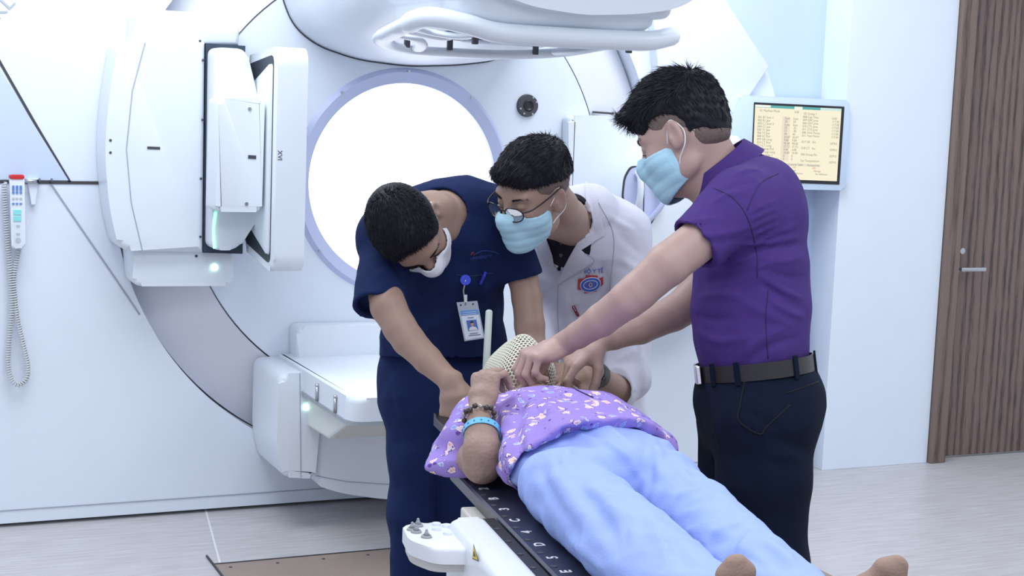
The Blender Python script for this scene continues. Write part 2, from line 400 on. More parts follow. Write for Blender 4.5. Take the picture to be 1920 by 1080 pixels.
def hair(H,mt,parent,lines,top=.016,side=.004,seed=1,res=.003,n=2500,L=(.015,.03),comb=(0,.6,.5),fringe=None,rad=.0011,amp=.0022,stand=.22,cuts=None):
    """cap that hugs the skull. lines: planes (point,normal) in head space cutting away face, ears and nape; strands on top"""
    S=Sculpt(); k=H.sc
    for c,r in (cuts or []): pass
    S.ell(H.g(0,-.015,.036),A(.074+side,.094+side,.088+side)*k,H.R,.02)
    S.ell(H.g(0,.0,.060),A(.070+top*.2,.088+top*.5,.072+top)*k,H.R,.03)
    for c,r in (fringe or []): S.ell(H.g(*c),A(*r)*k,H.R,.02)
    for c,r in (cuts or []): S.ell(H.g(*c),A(*r)*k,H.R,.012,'s')
    for p,nn in lines: S.cut(H.g(*p),H.d(*nn),.008)
    for sx in (-1,1): S.ell(H.g(sx*.082,.000,-.004),A(.018,.020,.036)*k,H.R,.006,'s')
    S.noise=wav(seed,.02,amp,6,(1,1,1))
    o=S.mesh(res,'hair',mt,parent)
    rg=np.random.RandomState(seed); me=o.data; nv=len(me.vertices); co=np.empty(nv*3,'f'); me.vertices.foreach_get('co',co); co=co.reshape(-1,3)
    no=np.array([v.normal[:] for v in me.vertices]); lc=H.loc(co)
    ok=np.argwhere(lc[:,2]>-.03)[:,0]
    w=np.clip((lc[ok,2]+.03)/.10,0.15,1); w/=w.sum(); pick=rg.choice(ok,size=n,p=w)
    V=[];F=[]; P=co[pick]-no[pick]*.0006
    wt=np.clip((lc[pick,2]-.055)/.045,0,1)*np.clip((lc[pick,1]+.105)/.05,0,1); dn=H.d(0,-.25,-.9); cc=H.d(*comb)[None]*wt[:,None]+dn[None]*(1-wt)[:,None]
    ct=cc-no[pick]*(no[pick]*cc).sum(1)[:,None]; stand_=stand*(.75+.25*wt)[:,None]; D=ct+no[pick]*stand_+rg.normal(size=(n,3))*.08
    strands((V,F),P,D,rg.uniform(L[0],L[1],n)*k*(.45+.55*wt),rad,rg,no[pick]*-.22*wt[:,None]-no[pick]*.08+rg.normal(size=(n,3))*.12)
    append_mesh(o,V,F); return o
def face_mask(H,mt,mtl,parent,label=None,res=.0022,low=-.118,bulge=0.,ymin=.018):
    """pleated surgical mask with ear loops, shaped over nose and chin"""
    S=Sculpt(); k=H.sc; g,R=H.g,H.R
    S.ell(g(0,.034,-.045),A(.061,.062,.070)*k,R,.03); S.ell(g(0,.068,-.088),A(.026,.026,.026)*k,R,.035)
    S.rc(g(0,.092,.006),g(0,.108,-.022),.008*k,.010*k,.03); S.rc(g(0,.108,-.022),g(0,.086,-.092),.010*k,.012*k,.04)
    for sx in (-1,1): S.ell(g(sx*.038,.058,-.026),A(.026,.030,.028)*k,R,.02)
    T2=Sculpt(); T2.p=list(S.p)
    def shell(P):
        d=T2.ev(P); q=(P-H.c)@H.R/k; x,y,z=q[:,0],q[:,1],q[:,2]
        d=np.abs(d-.006*k-.0012*np.abs(np.sin(z*130))*(y>.03)-bulge)-.0020*k
        ztop=.000+.004*np.cos(x*20)-.38*np.clip(np.abs(x)-.016,0,.035)-.12*np.clip(.1-y,0,.2)*.4
        zbot=low+.30*np.clip(.085-y,0,1)*1.0
        m=np.maximum.reduce([d,(z-ztop)*k,(zbot-z)*k,(ymin-y)*k]); return m
    Q=Sculpt(); Q.add(shell,g(0,.05,-.05),.13*k,.001)
    o=Q.mesh(res,'face_mask',mt,parent,smooth=1)
    if label: o['label']=label
    for sx in (-1,1):
        e=(sx*.080,-.010,.030); b=(sx*.078,-.028,.0)
        path=[(sx*.063,.026,-.022),(sx*.074,.012,.004),e,b,(sx*.080,-.020,-.030),(sx*.070,.006,-.050),(sx*.060,.024,-.070)]
        tube('ear_loop',[g(*p) for p in spline(path,8)],.0016*k,mtl,o,6)
    return o
def brow(H,mt,parent,sx,seed):
    rg=np.random.RandomState(seed); V=[];F=[]; n=170; P=[];D=[]
    for i in range(n):
        t=i/n; P.append(H.g(sx*(.014+.036*t),.0955-.020*t*t,.030+.006*math.sin(t*2.2)+rg.uniform(-.0028,.0028))); D.append(H.d(sx*.9,.25,.25-.5*t))
    strands((V,F),P,D,rg.uniform(.006,.010,n),.0006,rg,rg.normal(size=(n,3))*.1,3); return pydata('eyebrow',V,F,mt,parent)
# ------------------------------------------------------------------ floor, walls, door
def floor_mat():
    m=mat('pale_vinyl_floor',(.60,.585,.60),.38,var=.03,vscale=2); nt=m.node_tree; b=nt.nodes['Principled BSDF']
    tc=nt.nodes.new('ShaderNodeTexCoord'); mp=nt.nodes.new('ShaderNodeMapping'); mp.inputs['Scale'].default_value=(3,40,1); mp.inputs['Rotation'].default_value=(0,0,.03)
    n=nt.nodes.new('ShaderNodeTexNoise'); n.inputs['Scale'].default_value=1.6; n.inputs['Detail'].default_value=7; n.inputs['Roughness'].default_value=.62
    cr=nt.nodes.new('ShaderNodeValToRGB'); cr.color_ramp.elements[0].position=.3; cr.color_ramp.elements[1].position=.72
    cr.color_ramp.elements[0].color=(.43,.41,.42,1); cr.color_ramp.elements[1].color=(.60,.59,.61,1)
    nt.links.new(tc.outputs['Object'],mp.inputs['Vector']); nt.links.new(mp.outputs['Vector'],n.inputs['Vector']); nt.links.new(n.outputs['Fac'],cr.inputs['Fac']); nt.links.new(cr.outputs['Color'],b.inputs['Base Color'])
    return m
def wood_mat(name,c0,c1,sc=1.):
    m=mat(name,c0,.45); nt=m.node_tree; b=nt.nodes['Principled BSDF']
    tc=nt.nodes.new('ShaderNodeTexCoord'); mp=nt.nodes.new('ShaderNodeMapping'); mp.inputs['Scale'].default_value=(1,1,.06)
    n=nt.nodes.new('ShaderNodeTexNoise'); n.inputs['Scale'].default_value=26*sc; n.inputs['Detail'].default_value=6; n.inputs['Distortion'].default_value=1.2
    n2=nt.nodes.new('ShaderNodeTexNoise'); n2.inputs['Scale'].default_value=150*sc; n2.inputs['Detail'].default_value=3
    wv=nt.nodes.new('ShaderNodeTexWave'); wv.wave_type='BANDS'; wv.bands_direction='X'; wv.inputs['Scale'].default_value=7*sc; wv.inputs['Distortion'].default_value=7; wv.inputs['Detail'].default_value=3; wv.inputs['Detail Scale'].default_value=1.2
    ad=nt.nodes.new('ShaderNodeMath'); ad.operation='ADD'; a2=nt.nodes.new('ShaderNodeMath'); a2.operation='MULTIPLY_ADD'; a2.inputs[1].default_value=.45
    cr=nt.nodes.new('ShaderNodeValToRGB'); e=cr.color_ramp.elements; e[0].position=.55; e[0].color=(*c0,1); e[1].position=1.15 if False else 1.0; e[1].color=(*c1,1)
    for x in (n,n2,wv): nt.links.new(mp.outputs['Vector'],x.inputs['Vector'])
    nt.links.new(tc.outputs['Object'],mp.inputs['Vector']); nt.links.new(wv.outputs['Fac'],a2.inputs[0]); nt.links.new(n2.outputs['Fac'],a2.inputs[2])
    h=nt.nodes.new('ShaderNodeMath'); h.operation='MULTIPLY'; h.inputs[1].default_value=.35; nt.links.new(n.outputs['Fac'],h.inputs[0])
    nt.links.new(a2.outputs[0],ad.inputs[0]); nt.links.new(h.outputs[0],ad.inputs[1]); nt.links.new(ad.outputs[0],cr.inputs['Fac']); nt.links.new(cr.outputs['Color'],b.inputs['Base Color'])
    return m
def struct(o): o['kind']='structure'; return o
ST='structure'
bm=bmesh.new(); bx(bm,(.4,-2.7,-.05),(9.0,7.4,.1)); struct(bobj('floor',bm,floor_mat()))
# vinyl weld seam in the floor
p0=on_z(388,965,.0015); p1=on_z(414,1062,.0015)
d=p1-p0; e=p0+d*1.0; bm=bmesh.new(); s=nrm(d); t=np.cross(s,(0,0,1))*.004
bm.faces.new([bm.verts.new(Vector(q)) for q in (p0-t-s*.4,p0+t-s*.4,e+t,e-t)]); struct(bobj('trim_1',bm,mat('weld_seam',(.74,.74,.78),.4)))
# back wall: gantry bulkhead with a round opening (polygon star-shaped about the axis)
bnd=[(-3.6,3.15),(-3.6,.014),(1.955,.014),(1.93,.6),(1.86,1.05),(1.80,1.35),(1.66,1.70),(1.60,1.82),(1.35,2.08),(1.0,2.45),(.9,3.15)]
def hit(a):
    d=A(math.cos(a),math.sin(a)); best=None
    for i in range(len(bnd)):
        p=A(*bnd[i])-A(0,ISO); q=A(*bnd[(i+1)%len(bnd)])-A(0,ISO); e=q-p; den=d[0]*e[1]-d[1]*e[0]
        if abs(den)<1e-9: continue
        t=(p[0]*e[1]-p[1]*e[0])/den; u=(p[0]*d[1]-p[1]*d[0])/den
        if t>0 and -1e-6<=u<=1+1e-6 and (best is None or t<best): best=t
    return best
bm=bmesh.new(); angs=sorted([2*math.pi*k/192 for k in range(192)]+[math.atan2(z-ISO,x)%(2*math.pi) for x,z in bnd]); R1=1.105
L=[[],[],[],[]]
for a in angs:
    c,s_=math.cos(a),math.sin(a); t=hit(a)
    L[0].append(bm.verts.new((t*c,.10,ISO+t*s_))); L[1].append(bm.verts.new((t*c,0,ISO+t*s_)))
    L[2].append(bm.verts.new((R1*c,0,ISO+R1*s_))); L[3].append(bm.verts.new((R1*c,.14,ISO+R1*s_)))
n=len(angs)
for k in range(n):
    j=(k+1)%n
    for q in range(3): bm.faces.new((L[q][k],L[q][j],L[q+1][j],L[q+1][k]))
wb=struct(bobj('wall_back',bm,WHITE2,auto=40))
# seams, skirt and inset triangle of the bulkhead
def strip(name,pts,wd,mt,parent,Y=-.001,th=.002,closed=False):
    v=[];f=[]; P=[A(*p) for p in pts]
    for i,p in enumerate(P):
        d=nrm(P[min(i+1,len(P)-1)]-P[max(i-1,0)]); nn=A(-d[1],d[0])*wd/2
        for q in (p-nn,p+nn):
            v.append((q[0],Y-th,q[1])); v.append((q[0],Y+.004,q[1]))
    for i in range(len(P)-1):
        a=i*4; b=a+4; f+= [(a,a+2,b+2,b),(a,b,b+1,a+1),(a+2,a+3,b+3,b+2)]
    return pydata(name,v,f,mt,parent,False)
strip('seam',pxz([(-260,338),(195,343)],0),.011,SEAM,wb); strip('seam',pxz([(-120,-100),(3,122),(66,232),(131,341)],0),.009,SEAM,wb)
strip('seam',pxz([(95,344),(150,425),(215,520),(262,590)],0),.006,SEAML,wb)
strip('skirt_line',[(-3.5,.062),(1.94,.062)],.003,SEAML,wb)
tri=pxz([(-300,-420),(-4,124),(128,338),(-300,332)],0)
prism_obj('inset_panel',tri,-.004,.0,PALEBLUE,wb)
struct(wb)
bm=bmesh.new(); bx(bm,(-.9,.09,.008),(5.6,.02,.016)); struct(bobj('gap_shade_back',bm,SEAM))  # set-back dark strip, colours in the shade of the gap under the bulkhead
# recess wall behind, pillar and door wall
bm=bmesh.new(); bx(bm,(1.45,.16,1.6),(1.5,.08,3.2)); struct(bobj('wall_recess',bm,PALEBLUE))
bm=bmesh.new(); bx(bm,(2.297,.25,1.6),(.585,.62,3.2),bev=.002); struct(bobj('wall_pillar',bm,WALLW))
bm=bmesh.new(); bx(bm,(2.95,.12,2.75),(.75,.34,.9)); bx(bm,(3.85,.12,1.6),(.6,.34,3.2)); struct(bobj('wall_right',bm,WALLW))
WD=wood_mat('walnut_veneer',(.055,.038,.036),(.20,.14,.122)); WD2=wood_mat('walnut_frame',(.075,.052,.045),(.20,.142,.12),.7)
door=thing('door_1',(3.08,-.02,0),'dark walnut veneer door with a steel lever handle',None); struct(door)
if 'category' in door: del door['category']
if 'label' in door: del door['label']
bm=bmesh.new(); bx(bm,(2.635,-.02,1.15),(.085,.13,2.30),bev=.004); bx(bm,(3.5,-.02,1.15),(.085,.13,2.30),bev=.004); bx(bm,(3.07,-.02,2.26),(.785,.13,.08),bev=.004); bobj('door_frame',bm,WD2,door)
bm=bmesh.new(); bx(bm,(3.068,.01,1.115),(.778,.045,2.21),bev=.003); leaf=bobj('door_leaf',bm,WD,door)
P=on_y(1789,503,-.012); bm=bmesh.new(); cyl(bm,(P[0],-.013,P[2]),(P[0],-.024,P[2]),.025,n=32); hp=bobj('lever_plate',bm,STEEL,door,auto=40)
v=[A(P[0],-.02,P[2]),A(P[0],-.055,P[2]),A(P[0]+.012,-.066,P[2]),A(P[0]+.03,-.068,P[2]),A(P[0]+.135,-.068,P[2]+.002)]
bm=bmesh.new(); cyl(bm,v[0],v[1],.010,n=20); bx(bm,(P[0]+.066,-.066,P[2]),(.145,.012,.020),bev=.004); bobj('door_handle',bm,STEEL,door,auto=40)
P=on_y(1793,469,-.012); bm=bmesh.new(); cyl(bm,(P[0],-.013,P[2]),(P[0],-.026,P[2]),.019,n=28); cyl(bm,(P[0]+.004,-.026,P[2]),(P[0]+.004,-.052,P[2]),.012,.014,n=24); bobj('thumb_turn',bm,STEEL,door,auto=40)
# ------------------------------------------------------------------ linear accelerator
linac=thing('linear_accelerator',(0,0,ISO),'large white rotating radiotherapy machine filling the back wall, round lit bore window and head above','medical machine')
bm=bmesh.new(); annulus(bm,.385,0,.842,0); annulus(bm,.842,0,.842,.05); bobj('drum_face',bm,WHITE2,linac,auto=30)
bm=bmesh.new(); annulus(bm,.848,.004,1.098,.085); bobj('drum_band',bm,GREYBAND,linac,True)
bm=bmesh.new(); annulus(bm,.840,.03,.850,.03); annulus(bm,1.09,.12,1.108,.12); bobj('drum_groove',bm,SEAM,linac)
bm=bmesh.new(); annulus(bm,.383,-.006,.425,-.02); annulus(bm,.425,-.02,.442,.0); annulus(bm,.383,-.006,.383,.02); ring=bobj('window_ring',bm,LILAC,linac,auto=40)
for a in (90,52,128,15,165,-40,218,255,-75):
    x,z=.428*math.cos(math.radians(a)),ISO+.428*math.sin(math.radians(a))
    bm=bmesh.new(); cyl(bm,(x,-.010,z),(x,-.024,z),.006,n=12); bobj('screw',bm,STEEL,ring,auto=40)
bm=bmesh.new(); sph(bm,(0,.02,ISO),(.388,.012,.388),None,64,24); bobj('bore_window',bm,GLOWW,linac,True)
# gantry arm reaching from the drum to the head
sec=[(-.55,2.75),(-.53,2.15),(-.505,1.95),(-.455,1.83),(-.36,1.762),(-.2,1.718),(0,1.703),(.2,1.716),(.36,1.74),(.47,1.80),(.535,1.93),(.56,2.15),(.58,2.75)]
rp=round_poly(sec,.06,5)
bm=bmesh.new(); L=[]
for Y,dz,sx in ((.0,0,1.),(-.25,.01,1.),(-.6,.05,.97),(-.85,.10,.92),(-1.5,.13,.88)):
    L.append([bm.verts.new((x*sx,Y,z+dz)) for x,z in rp])
for a,b in zip(L,L[1:]):
    for k in range(len(rp)-1): bm.faces.new((a[k],a[k+1],b[k+1],b[k]))
bm.faces.new(L[-1]); arm=bobj('gantry_arm',bm,WHITE,linac,auto=50)
o=strip('arm_seam',[(x*1.003,z-.003) for x,z in rp],.004,SEAM,linac,Y=-.002)
# treatment head with its touch guard
hd=A(-.03,-1.12,0)
bm=bmesh.new()
L=[]
for z,rx,ry in ((1.785,.28,.26),(1.797,.32,.305),(1.825,.345,.33),(1.865,.35,.335),(1.875,.365,.345),(1.94,.385,.37),(2.6,.40,.40)):
    q=round_poly([(-rx,-ry),(rx,-ry),(rx,ry),(-rx,ry)],.17 if z<1.905 else .10,8); L.append([bm.verts.new((hd[0]+x,hd[1]+y,z)) for x,y in q])
for a,b in zip(L,L[1:]):
    m=len(a)
    for k in range(m): bm.faces.new((a[k],a[(k+1)%m],b[(k+1)%m],b[k]))
bm.faces.new(L[0][::-1]); head=bobj('treatment_head',bm,WHITE,linac,auto=50)
bm=bmesh.new(); bx(bm,(.10,-1.16,2.17),(.44,.62,.66),bev=.03,seg=3); bobj('head_cover',bm,WHITE,linac,auto=40)
bm=bmesh.new(); cyl(bm,(hd[0],hd[1],1.765),(hd[0],hd[1],1.81),.235,.26,n=64); bobj('collimator_ring',bm,DARKGREY,linac,auto=40)
bm=bmesh.new(); cyl(bm,(hd[0],hd[1],1.758),(hd[0],hd[1],1.767),.19,n=64); bobj('collimator_glass',bm,mat('dark_lens_glass',(.10,.10,.14),.1,coat=1),linac,auto=40)
# guard: a wavy loop of flattened tube with cross bars
def gp(x,y,z): return A(hd[0]-.012+x*.90,hd[1]+y,z+.006)
def flat_tube(name,pts,wv,tz,mt,parent,closed=True):
    P=spline(pts+[pts[0]],10)[:-1] if closed else spline(pts,10); n=len(P); V=[];F=[]
    for i in range(n):
        d=(P[(i+1)%n]-P[i-1]) if closed else (P[min(i+1,n-1)]-P[max(i-1,0)]); d=nrm(d); s=nrm(np.cross(d,(0,0,1)))
        for k in range(12):
            a=2*math.pi*k/12; V.append(P[i]+s*math.cos(a)*wv+A(0,0,1)*math.sin(a)*tz*(1.9 if name=='touch_guard' and P[i][1]<hd[1]-.15 else (1.4 if name=='touch_guard' and P[i][1]<hd[1]+.1 else 1)))
    for i in range(n if closed else n-1):
        j=(i+1)%n
        for k in range(12): F.append((i*12+k,i*12+(k+1)%12,j*12+(k+1)%12,j*12+k))
    return pydata(name,V,F,mt,parent)
g=[(-.47,-.10,1.775),(-.44,-.24,1.80),(-.33,-.30,1.785),(-.22,-.31,1.765),(0,-.32,1.762),(.22,-.31,1.765),(.35,-.29,1.77),(.47,-.22,1.79),(.50,-.05,1.785),(.47,.16,1.775),(.33,.28,1.745),(.12,.31,1.728),(-.12,.31,1.724),(-.30,.30,1.728),(-.42,.20,1.75)]
gd=flat_tube('touch_guard',[gp(*p) for p in g],.034,.016,WHITE,linac)
for pts in ([(-.45,.10,1.765),(-.36,.06,1.752),(-.30,.14,1.738),(-.26,.26,1.728)],[(-.46,-.12,1.78),(-.36,-.10,1.765),(-.29,-.18,1.755),(-.25,-.29,1.763)],[(.48,.10,1.78),(.38,.06,1.762),(.32,.12,1.745),(.29,.26,1.742)],[(.49,-.10,1.785),(.38,-.10,1.77),(.31,-.18,1.76),(.27,-.29,1.765)],[(-.44,-.02,1.772),(-.30,.0,1.757),(-.25,.0,1.760)],[(.48,-.02,1.782),(.33,0,1.765),(.25,.0,1.762)]):
    flat_tube('guard_strut',[gp(*p) for p in pts],.022,.010,WHITE,gd,False)
for x,y in ((-.30,.27),(-.13,.28),(.21,.27),(.30,-.24),(-.27,-.24)):
    bm=bmesh.new(); bx(bm,gp(x,y,1.762),(.018,.014,.062),bev=.002); bobj('guard_mount',bm,DARKGREY,linac)
tube('head_cable',[A(hd[0]-.03,hd[1]-.352,2.3),A(hd[0]-.03,hd[1]-.375,2.0),A(hd[0]-.034,hd[1]-.368,1.90),A(hd[0]-.05,hd[1]-.352,1.85)],.003,WHITE,linac)
# black round camera port
P=on_y(988,198,0); bm=bmesh.new(); cyl(bm,(P[0],0.001,P[2]),(P[0],-.016,P[2]),.046,.042,n=40); port=bobj('camera_port',bm,DARKGREY,linac,auto=40)
bm=bmesh.new(); annulus(bm,.012,-.018,.018,-.022,P[0],P[2],32); annulus(bm,.018,-.022,.024,-.016,P[0],P[2],32); annulus(bm,.0,-.017,.012,-.017,P[0],P[2],32); bobj('port_lens',bm,BLACK,port,auto=40)
for a in (25,60,200,240,300):
    x,z=P[0]+.037*math.cos(math.radians(a)),P[2]+.037*math.sin(math.radians(a)); bm=bmesh.new(); cyl(bm,(x,-.015,z),(x,-.0185,z),.004,n=10); bobj('screw',bm,STEEL,port)
# left x-ray arm: housing with top and bottom blocks
Yh=-.20
hs=prism_obj('xray_arm_housing',pxz([(222,77),(386,80),(382,474),(224,470),(205,392),(196,282),(204,180)],Yh),Yh,-.004,WHITE,linac,bev=.022,r=[.03,0,0,.04,.08,.08,.08])
prism_obj('housing_top',pxz([(254,16),(450,28),(449,86),(252,86)],-.16),-.16,-.004,WHITE,hs,bev=.015,r=[.03,.03,0,0])
hb=prism_obj('housing_base',pxz([(243,462),(441,462),(437,536),(250,537)],-.16),-.16,-.004,WHITE,hs,bev=.015,r=[0,0,.03,.03])
strip('housing_seam',pxz([(272,80),(248,170),(237,280),(246,380),(268,474)],Yh),.003,SEAML,hs,Y=Yh)
strip('vent_slot',pxz([(276,277),(300,278)],Yh),.009,SEAM,hs,Y=Yh)
for x,y in ((207,263),(207,286),(375,77),(381,113),(380,225),(377,335),(376,444)):
    q=on_y(x,y,Yh); bm=bmesh.new(); cyl(bm,(q[0],Yh+.001,q[2]),(q[0],Yh-.002,q[2]),.0045,n=12); bobj('screw',bm,DARKGREY,hs)
q=on_y(368,480,-.16); bm=bmesh.new(); cyl(bm,(q[0],-.16,q[2]),(q[0],-.163,q[2]),.005,n=12); bobj('screw',bm,DARKGREY,hs)
q=on_y(402,501,-.16); bm=bmesh.new(); cyl(bm,(q[0],-.159,q[2]),(q[0],-.168,q[2]),.012,n=24); bobj('status_light',bm,LEDW,hs)
# dark slot and the retracted x-ray panel arm
prism_obj('arm_slot',pxz([(386,81),(460,86),(455,476),(381,474)],-.19),-.19,-.01,mat('slot_dark_blue',(.03,.045,.075),.6),linac)
ar=prism_obj('panel_arm',pxz([(402,88),(462,92),(484,182),(490,400),(446,470),(397,469)],-.30),-.30,-.195,WHITE,linac,bev=.015,r=[.03,.03,.05,.05,.04,.03])
bx1=prism_obj('motor_box',pxz([(410,184),(497,184),(491,398),(404,397)],-.44),-.44,-.29,WHITE,linac,bev=.02,r=.02)
for x,y in ((468,204),(462,382)):
    q=on_y(x,y,-.44); bm=bmesh.new(); cyl(bm,(q[0],-.439,q[2]),(q[0],-.444,q[2]),.006,n=14); bobj('screw',bm,STEEL,bx1)
strip('box_slot',pxz([(465,294),(480,295)],-.44),.012,SEAM,bx1,Y=-.44)
strip('arm_light_strip',pxz([(404,398),(400,430),(402,466)],-.30),.008,LEDG,ar,Y=-.302)
# flat x-ray panel, seen edge on
Yp=-.54; a=pxz([(522,84),(579,84),(567,515),(503,515)],Yp); x0=a[0][0]; x1=a[1][0]; z1=a[0][1]; z0=a[2][1]
bm=bmesh.new()
yz=round_poly([(Yp,z0),(Yp,z1),(-.12,z1-.03),(-.12,z0+.045)],[.07,.07,.05,.05],8)
prism(bm,[(y,z) for y,z in yz],x0,x1,.018,3,lambda p,x:(x,p[0],p[1])); xp=bobj('xray_panel',bm,WHITE,linac,auto=40)
prism_obj('panel_recess',round_poly([(Yp+.05,z0+.03),(Yp+.05,z1-.03),(-.14,z1-.06),(-.14,z0+.075)],.04,6),x0-.002,x0+.01,mat('recess_dark',(.025,.035,.05),.5),xp,axes=lambda p,x:(x,p[0],p[1]))
prism_obj('panel_carrier',round_poly([(Yp+.055,z0+.055),(Yp+.055,z1-.055),(-.15,z1-.15),(-.15,z0+.16)],.03,6),x0-.008,x0,WHITE,xp,bev=.008,axes=lambda p,x:(x,p[0],p[1]))
bm=bmesh.new(); bx(bm,((x0-.6)/2-.03,-.22,ISO+.08),(.12,.12,.22),bev=.01); bobj('panel_hinge',bm,WHITE,linac)
text_obj('panel_lettering','XVI',.022,((x0+.012),Yp-.0005,ISO+.115),(0,0,-1),(1,0,0),SEAM,xp)
# lower portal-imaging arm
Ym=-.36
mb=prism_obj('portal_arm_housing',pxz([(523,701),(596,697),(601,790),(591,898),(532,895),(519,842)],Ym),Ym,-.004,WHITE,linac,bev=.025,r=[.035,.06,0,.02,.02,.06])
q=on_y(573,763,Ym); bm=bmesh.new(); cyl(bm,(q[0],Ym+.002,q[2]),(q[0],Ym-.008,q[2]),.011,n=24); bobj('status_light',bm,LEDW,mb)
for x,y in ((593,795),(602,786)):
    q=on_y(x,y,Ym); bm=bmesh.new(); cyl(bm,(q[0],Ym-.012,q[2]),(q[0],Ym+.002,q[2]),.004,n=10); bobj('screw',bm,DARKGREY,mb)
strip('housing_seam',pxz([(562,700),(564,895)],Ym),.0025,SEAML,mb,Y=Ym)
bp=prism_obj('portal_back_plate',pxz([(556,612),(940,606),(940,720),(556,712)],-.10),-.10,-.004,WHITE,linac,bev=.02,r=[.03,.03,0,0])
lw=prism_obj('portal_lower_cover',pxz([(592,783),(728,797),(960,800),(960,925),(850,935),(728,938),(640,925),(598,912),(590,896)],-.34),-.34,-.004,WHITE,linac,bev=.03,r=[0,0,0,.04,.1,.1,.1,.04,0])
strip('cover_seam',pxz([(592,892),(650,903),(728,908),(900,905)],-.34),.0025,SEAML,lw,Y=-.34)
prism_obj('portal_gap',pxz([(597,752),(640,775),(640,790),(597,784)],-.37),-.345,-.2,SEAM,linac)
zt=.60; c=[on_z(x,y,zt) for x,y in ((594,648),(655,752))]
xl=on_z(658,748,zt)[0]; yn=on_z(658,748,zt)[1]; xf=on_z(604,655,zt)[0]
bm=bmesh.new(); pl=round_poly([(xl,yn),(xl+.62,yn),(xl+.62,-.02),(xl,-.02)],[.07,.07,.01,.01],8)
prism(bm,[(x,y) for x,y in pl],zt,zt-.085,.02,4,lambda p,z:(p[0],p[1],z)); tr=bobj('portal_detector_tray',bm,WHITE,linac,auto=40)
bm=bmesh.new(); pl=round_poly([(xl-.004,yn-.004),(xl+.624,yn-.004),(xl+.624,-.02),(xl-.004,-.02)],[.07,.07,.01,.01],8)
prism(bm,[(x,y) for x,y in pl],zt-.078,zt-.092,0,1,lambda p,z:(p[0],p[1],z)); bobj('tray_trim',bm,mat('grey_rubber_trim',(.35,.38,.42),.6),tr)
for yy in (yn+.15,yn+.36):
    bm=bmesh.new(); cyl(bm,(xl-.006,yy,zt-.075),(xl-.006,yy,zt-.025),.006,n=12); sph(bm,(xl-.006,yy,zt-.022),.0075,None,12,8); bobj('tray_latch',bm,STEEL,tr,True)
bm=bmesh.new(); prism(bm,[(yn+.06,zt-.09),(-.02,zt-.09),(-.02,zt-.22),(yn+.30,zt-.20)],xl+.02,xl+.6,.01,2,lambda p,x:(x,p[0],p[1])); bobj('tray_bracket',bm,mat('cream_bracket',(.72,.76,.74),.5),tr)
# right kilovoltage source arm with round cover and grab handle
prism_obj('source_back_plate',pxz([(1066,216),(1340,220),(1340,560),(1066,560)],-.06),-.06,-.004,WHITE,linac,bev=.03,r=.03)
Yk=-.30; cxz=pxz([(1318,440)],Yk)[0]; rr=.40
bm=bmesh.new(); pts=[(cxz[0]+rr*math.cos(t),cxz[1]+rr*1.0*math.sin(t)) for t in np.linspace(math.pi*1.15,math.pi*.5,40)]
pts+=[(cxz[0]+.16,cxz[1]+rr),(cxz[0]+.20,cxz[1]+rr-.04),(cxz[0]+.22,cxz[1]-.3),(cxz[0]-.2,cxz[1]-.42)]
prism(bm,pts,Yk,-.05,.045,4); sc_=bobj('source_cover',bm,WHITE,linac,auto=40)
bm=bmesh.new(); prism(bm,[(cxz[0]+(p[0]-cxz[0])*.82,cxz[1]+(p[1]-cxz[1])*.82) for p in pts],Yk-.02,Yk,.02,3); bobj('source_lid',bm,WHITE,sc_,auto=40)
Y2=Yk-.021
hr=prism_obj('handle_recess',pxz([(1184,314),(1208,314),(1238,345),(1238,385),(1215,425),(1205,425),(1168,372),(1172,335)],Y2),Y2-.004,Y2+.002,LILAC,sc_,r=.02)
prism_obj('handle_gap',pxz([(1181,311),(1210,311),(1241,343),(1241,387),(1216,429),(1203,428),(1165,373),(1169,333)],Y2),Y2-.001,Y2+.002,SEAM,sc_,r=.02)
strip('handle_split',pxz([(1207,312),(1205,424)],Y2),.004,SEAM,sc_,Y=Y2-.004)
q0=on_y(1194,324,Y2); q1=on_y(1190,392,Y2)
tube('grab_handle',[A(p[0],p[1],p[2]) for p in spline([q0,q0+A(0,-.03,-.02),(q0+q1)/2+A(0,-.04,0),q1+A(0,-.03,.02),q1],8)],.013,WHITE,sc_,12)
q0=on_y(1216,330,Y2); q1=on_y(1212,418,Y2); q2=on_y(1236,372,Y2)
tube('grab_handle',spline([q0,q2+A(0,-.03,.02),q2+A(-.008,-.03,-.03),q1],8),.011,LILAC,sc_,12)
prism_obj('upper_cover_panel',pxz([(1215,-80),(1300,-80),(1360,0),(1443,125),(1392,200),(1330,260),(1235,150)],-.05),-.05,.0,WHITE2,linac,bev=.006)
strip('cover_joint',pxz([(1110,210),(1150,213)],0),.008,SEAM,linac,Y=-.001)
text_obj('drum_lettering','KLO',.075,on_y(16,2,-.002),on_y(40,-20,-.002)-on_y(0,20,-.002),on_y(-20,-20,0)-on_y(0,0,0),mat('faded_grey_print',(.42,.47,.52),.6),wb,ext=.0005)
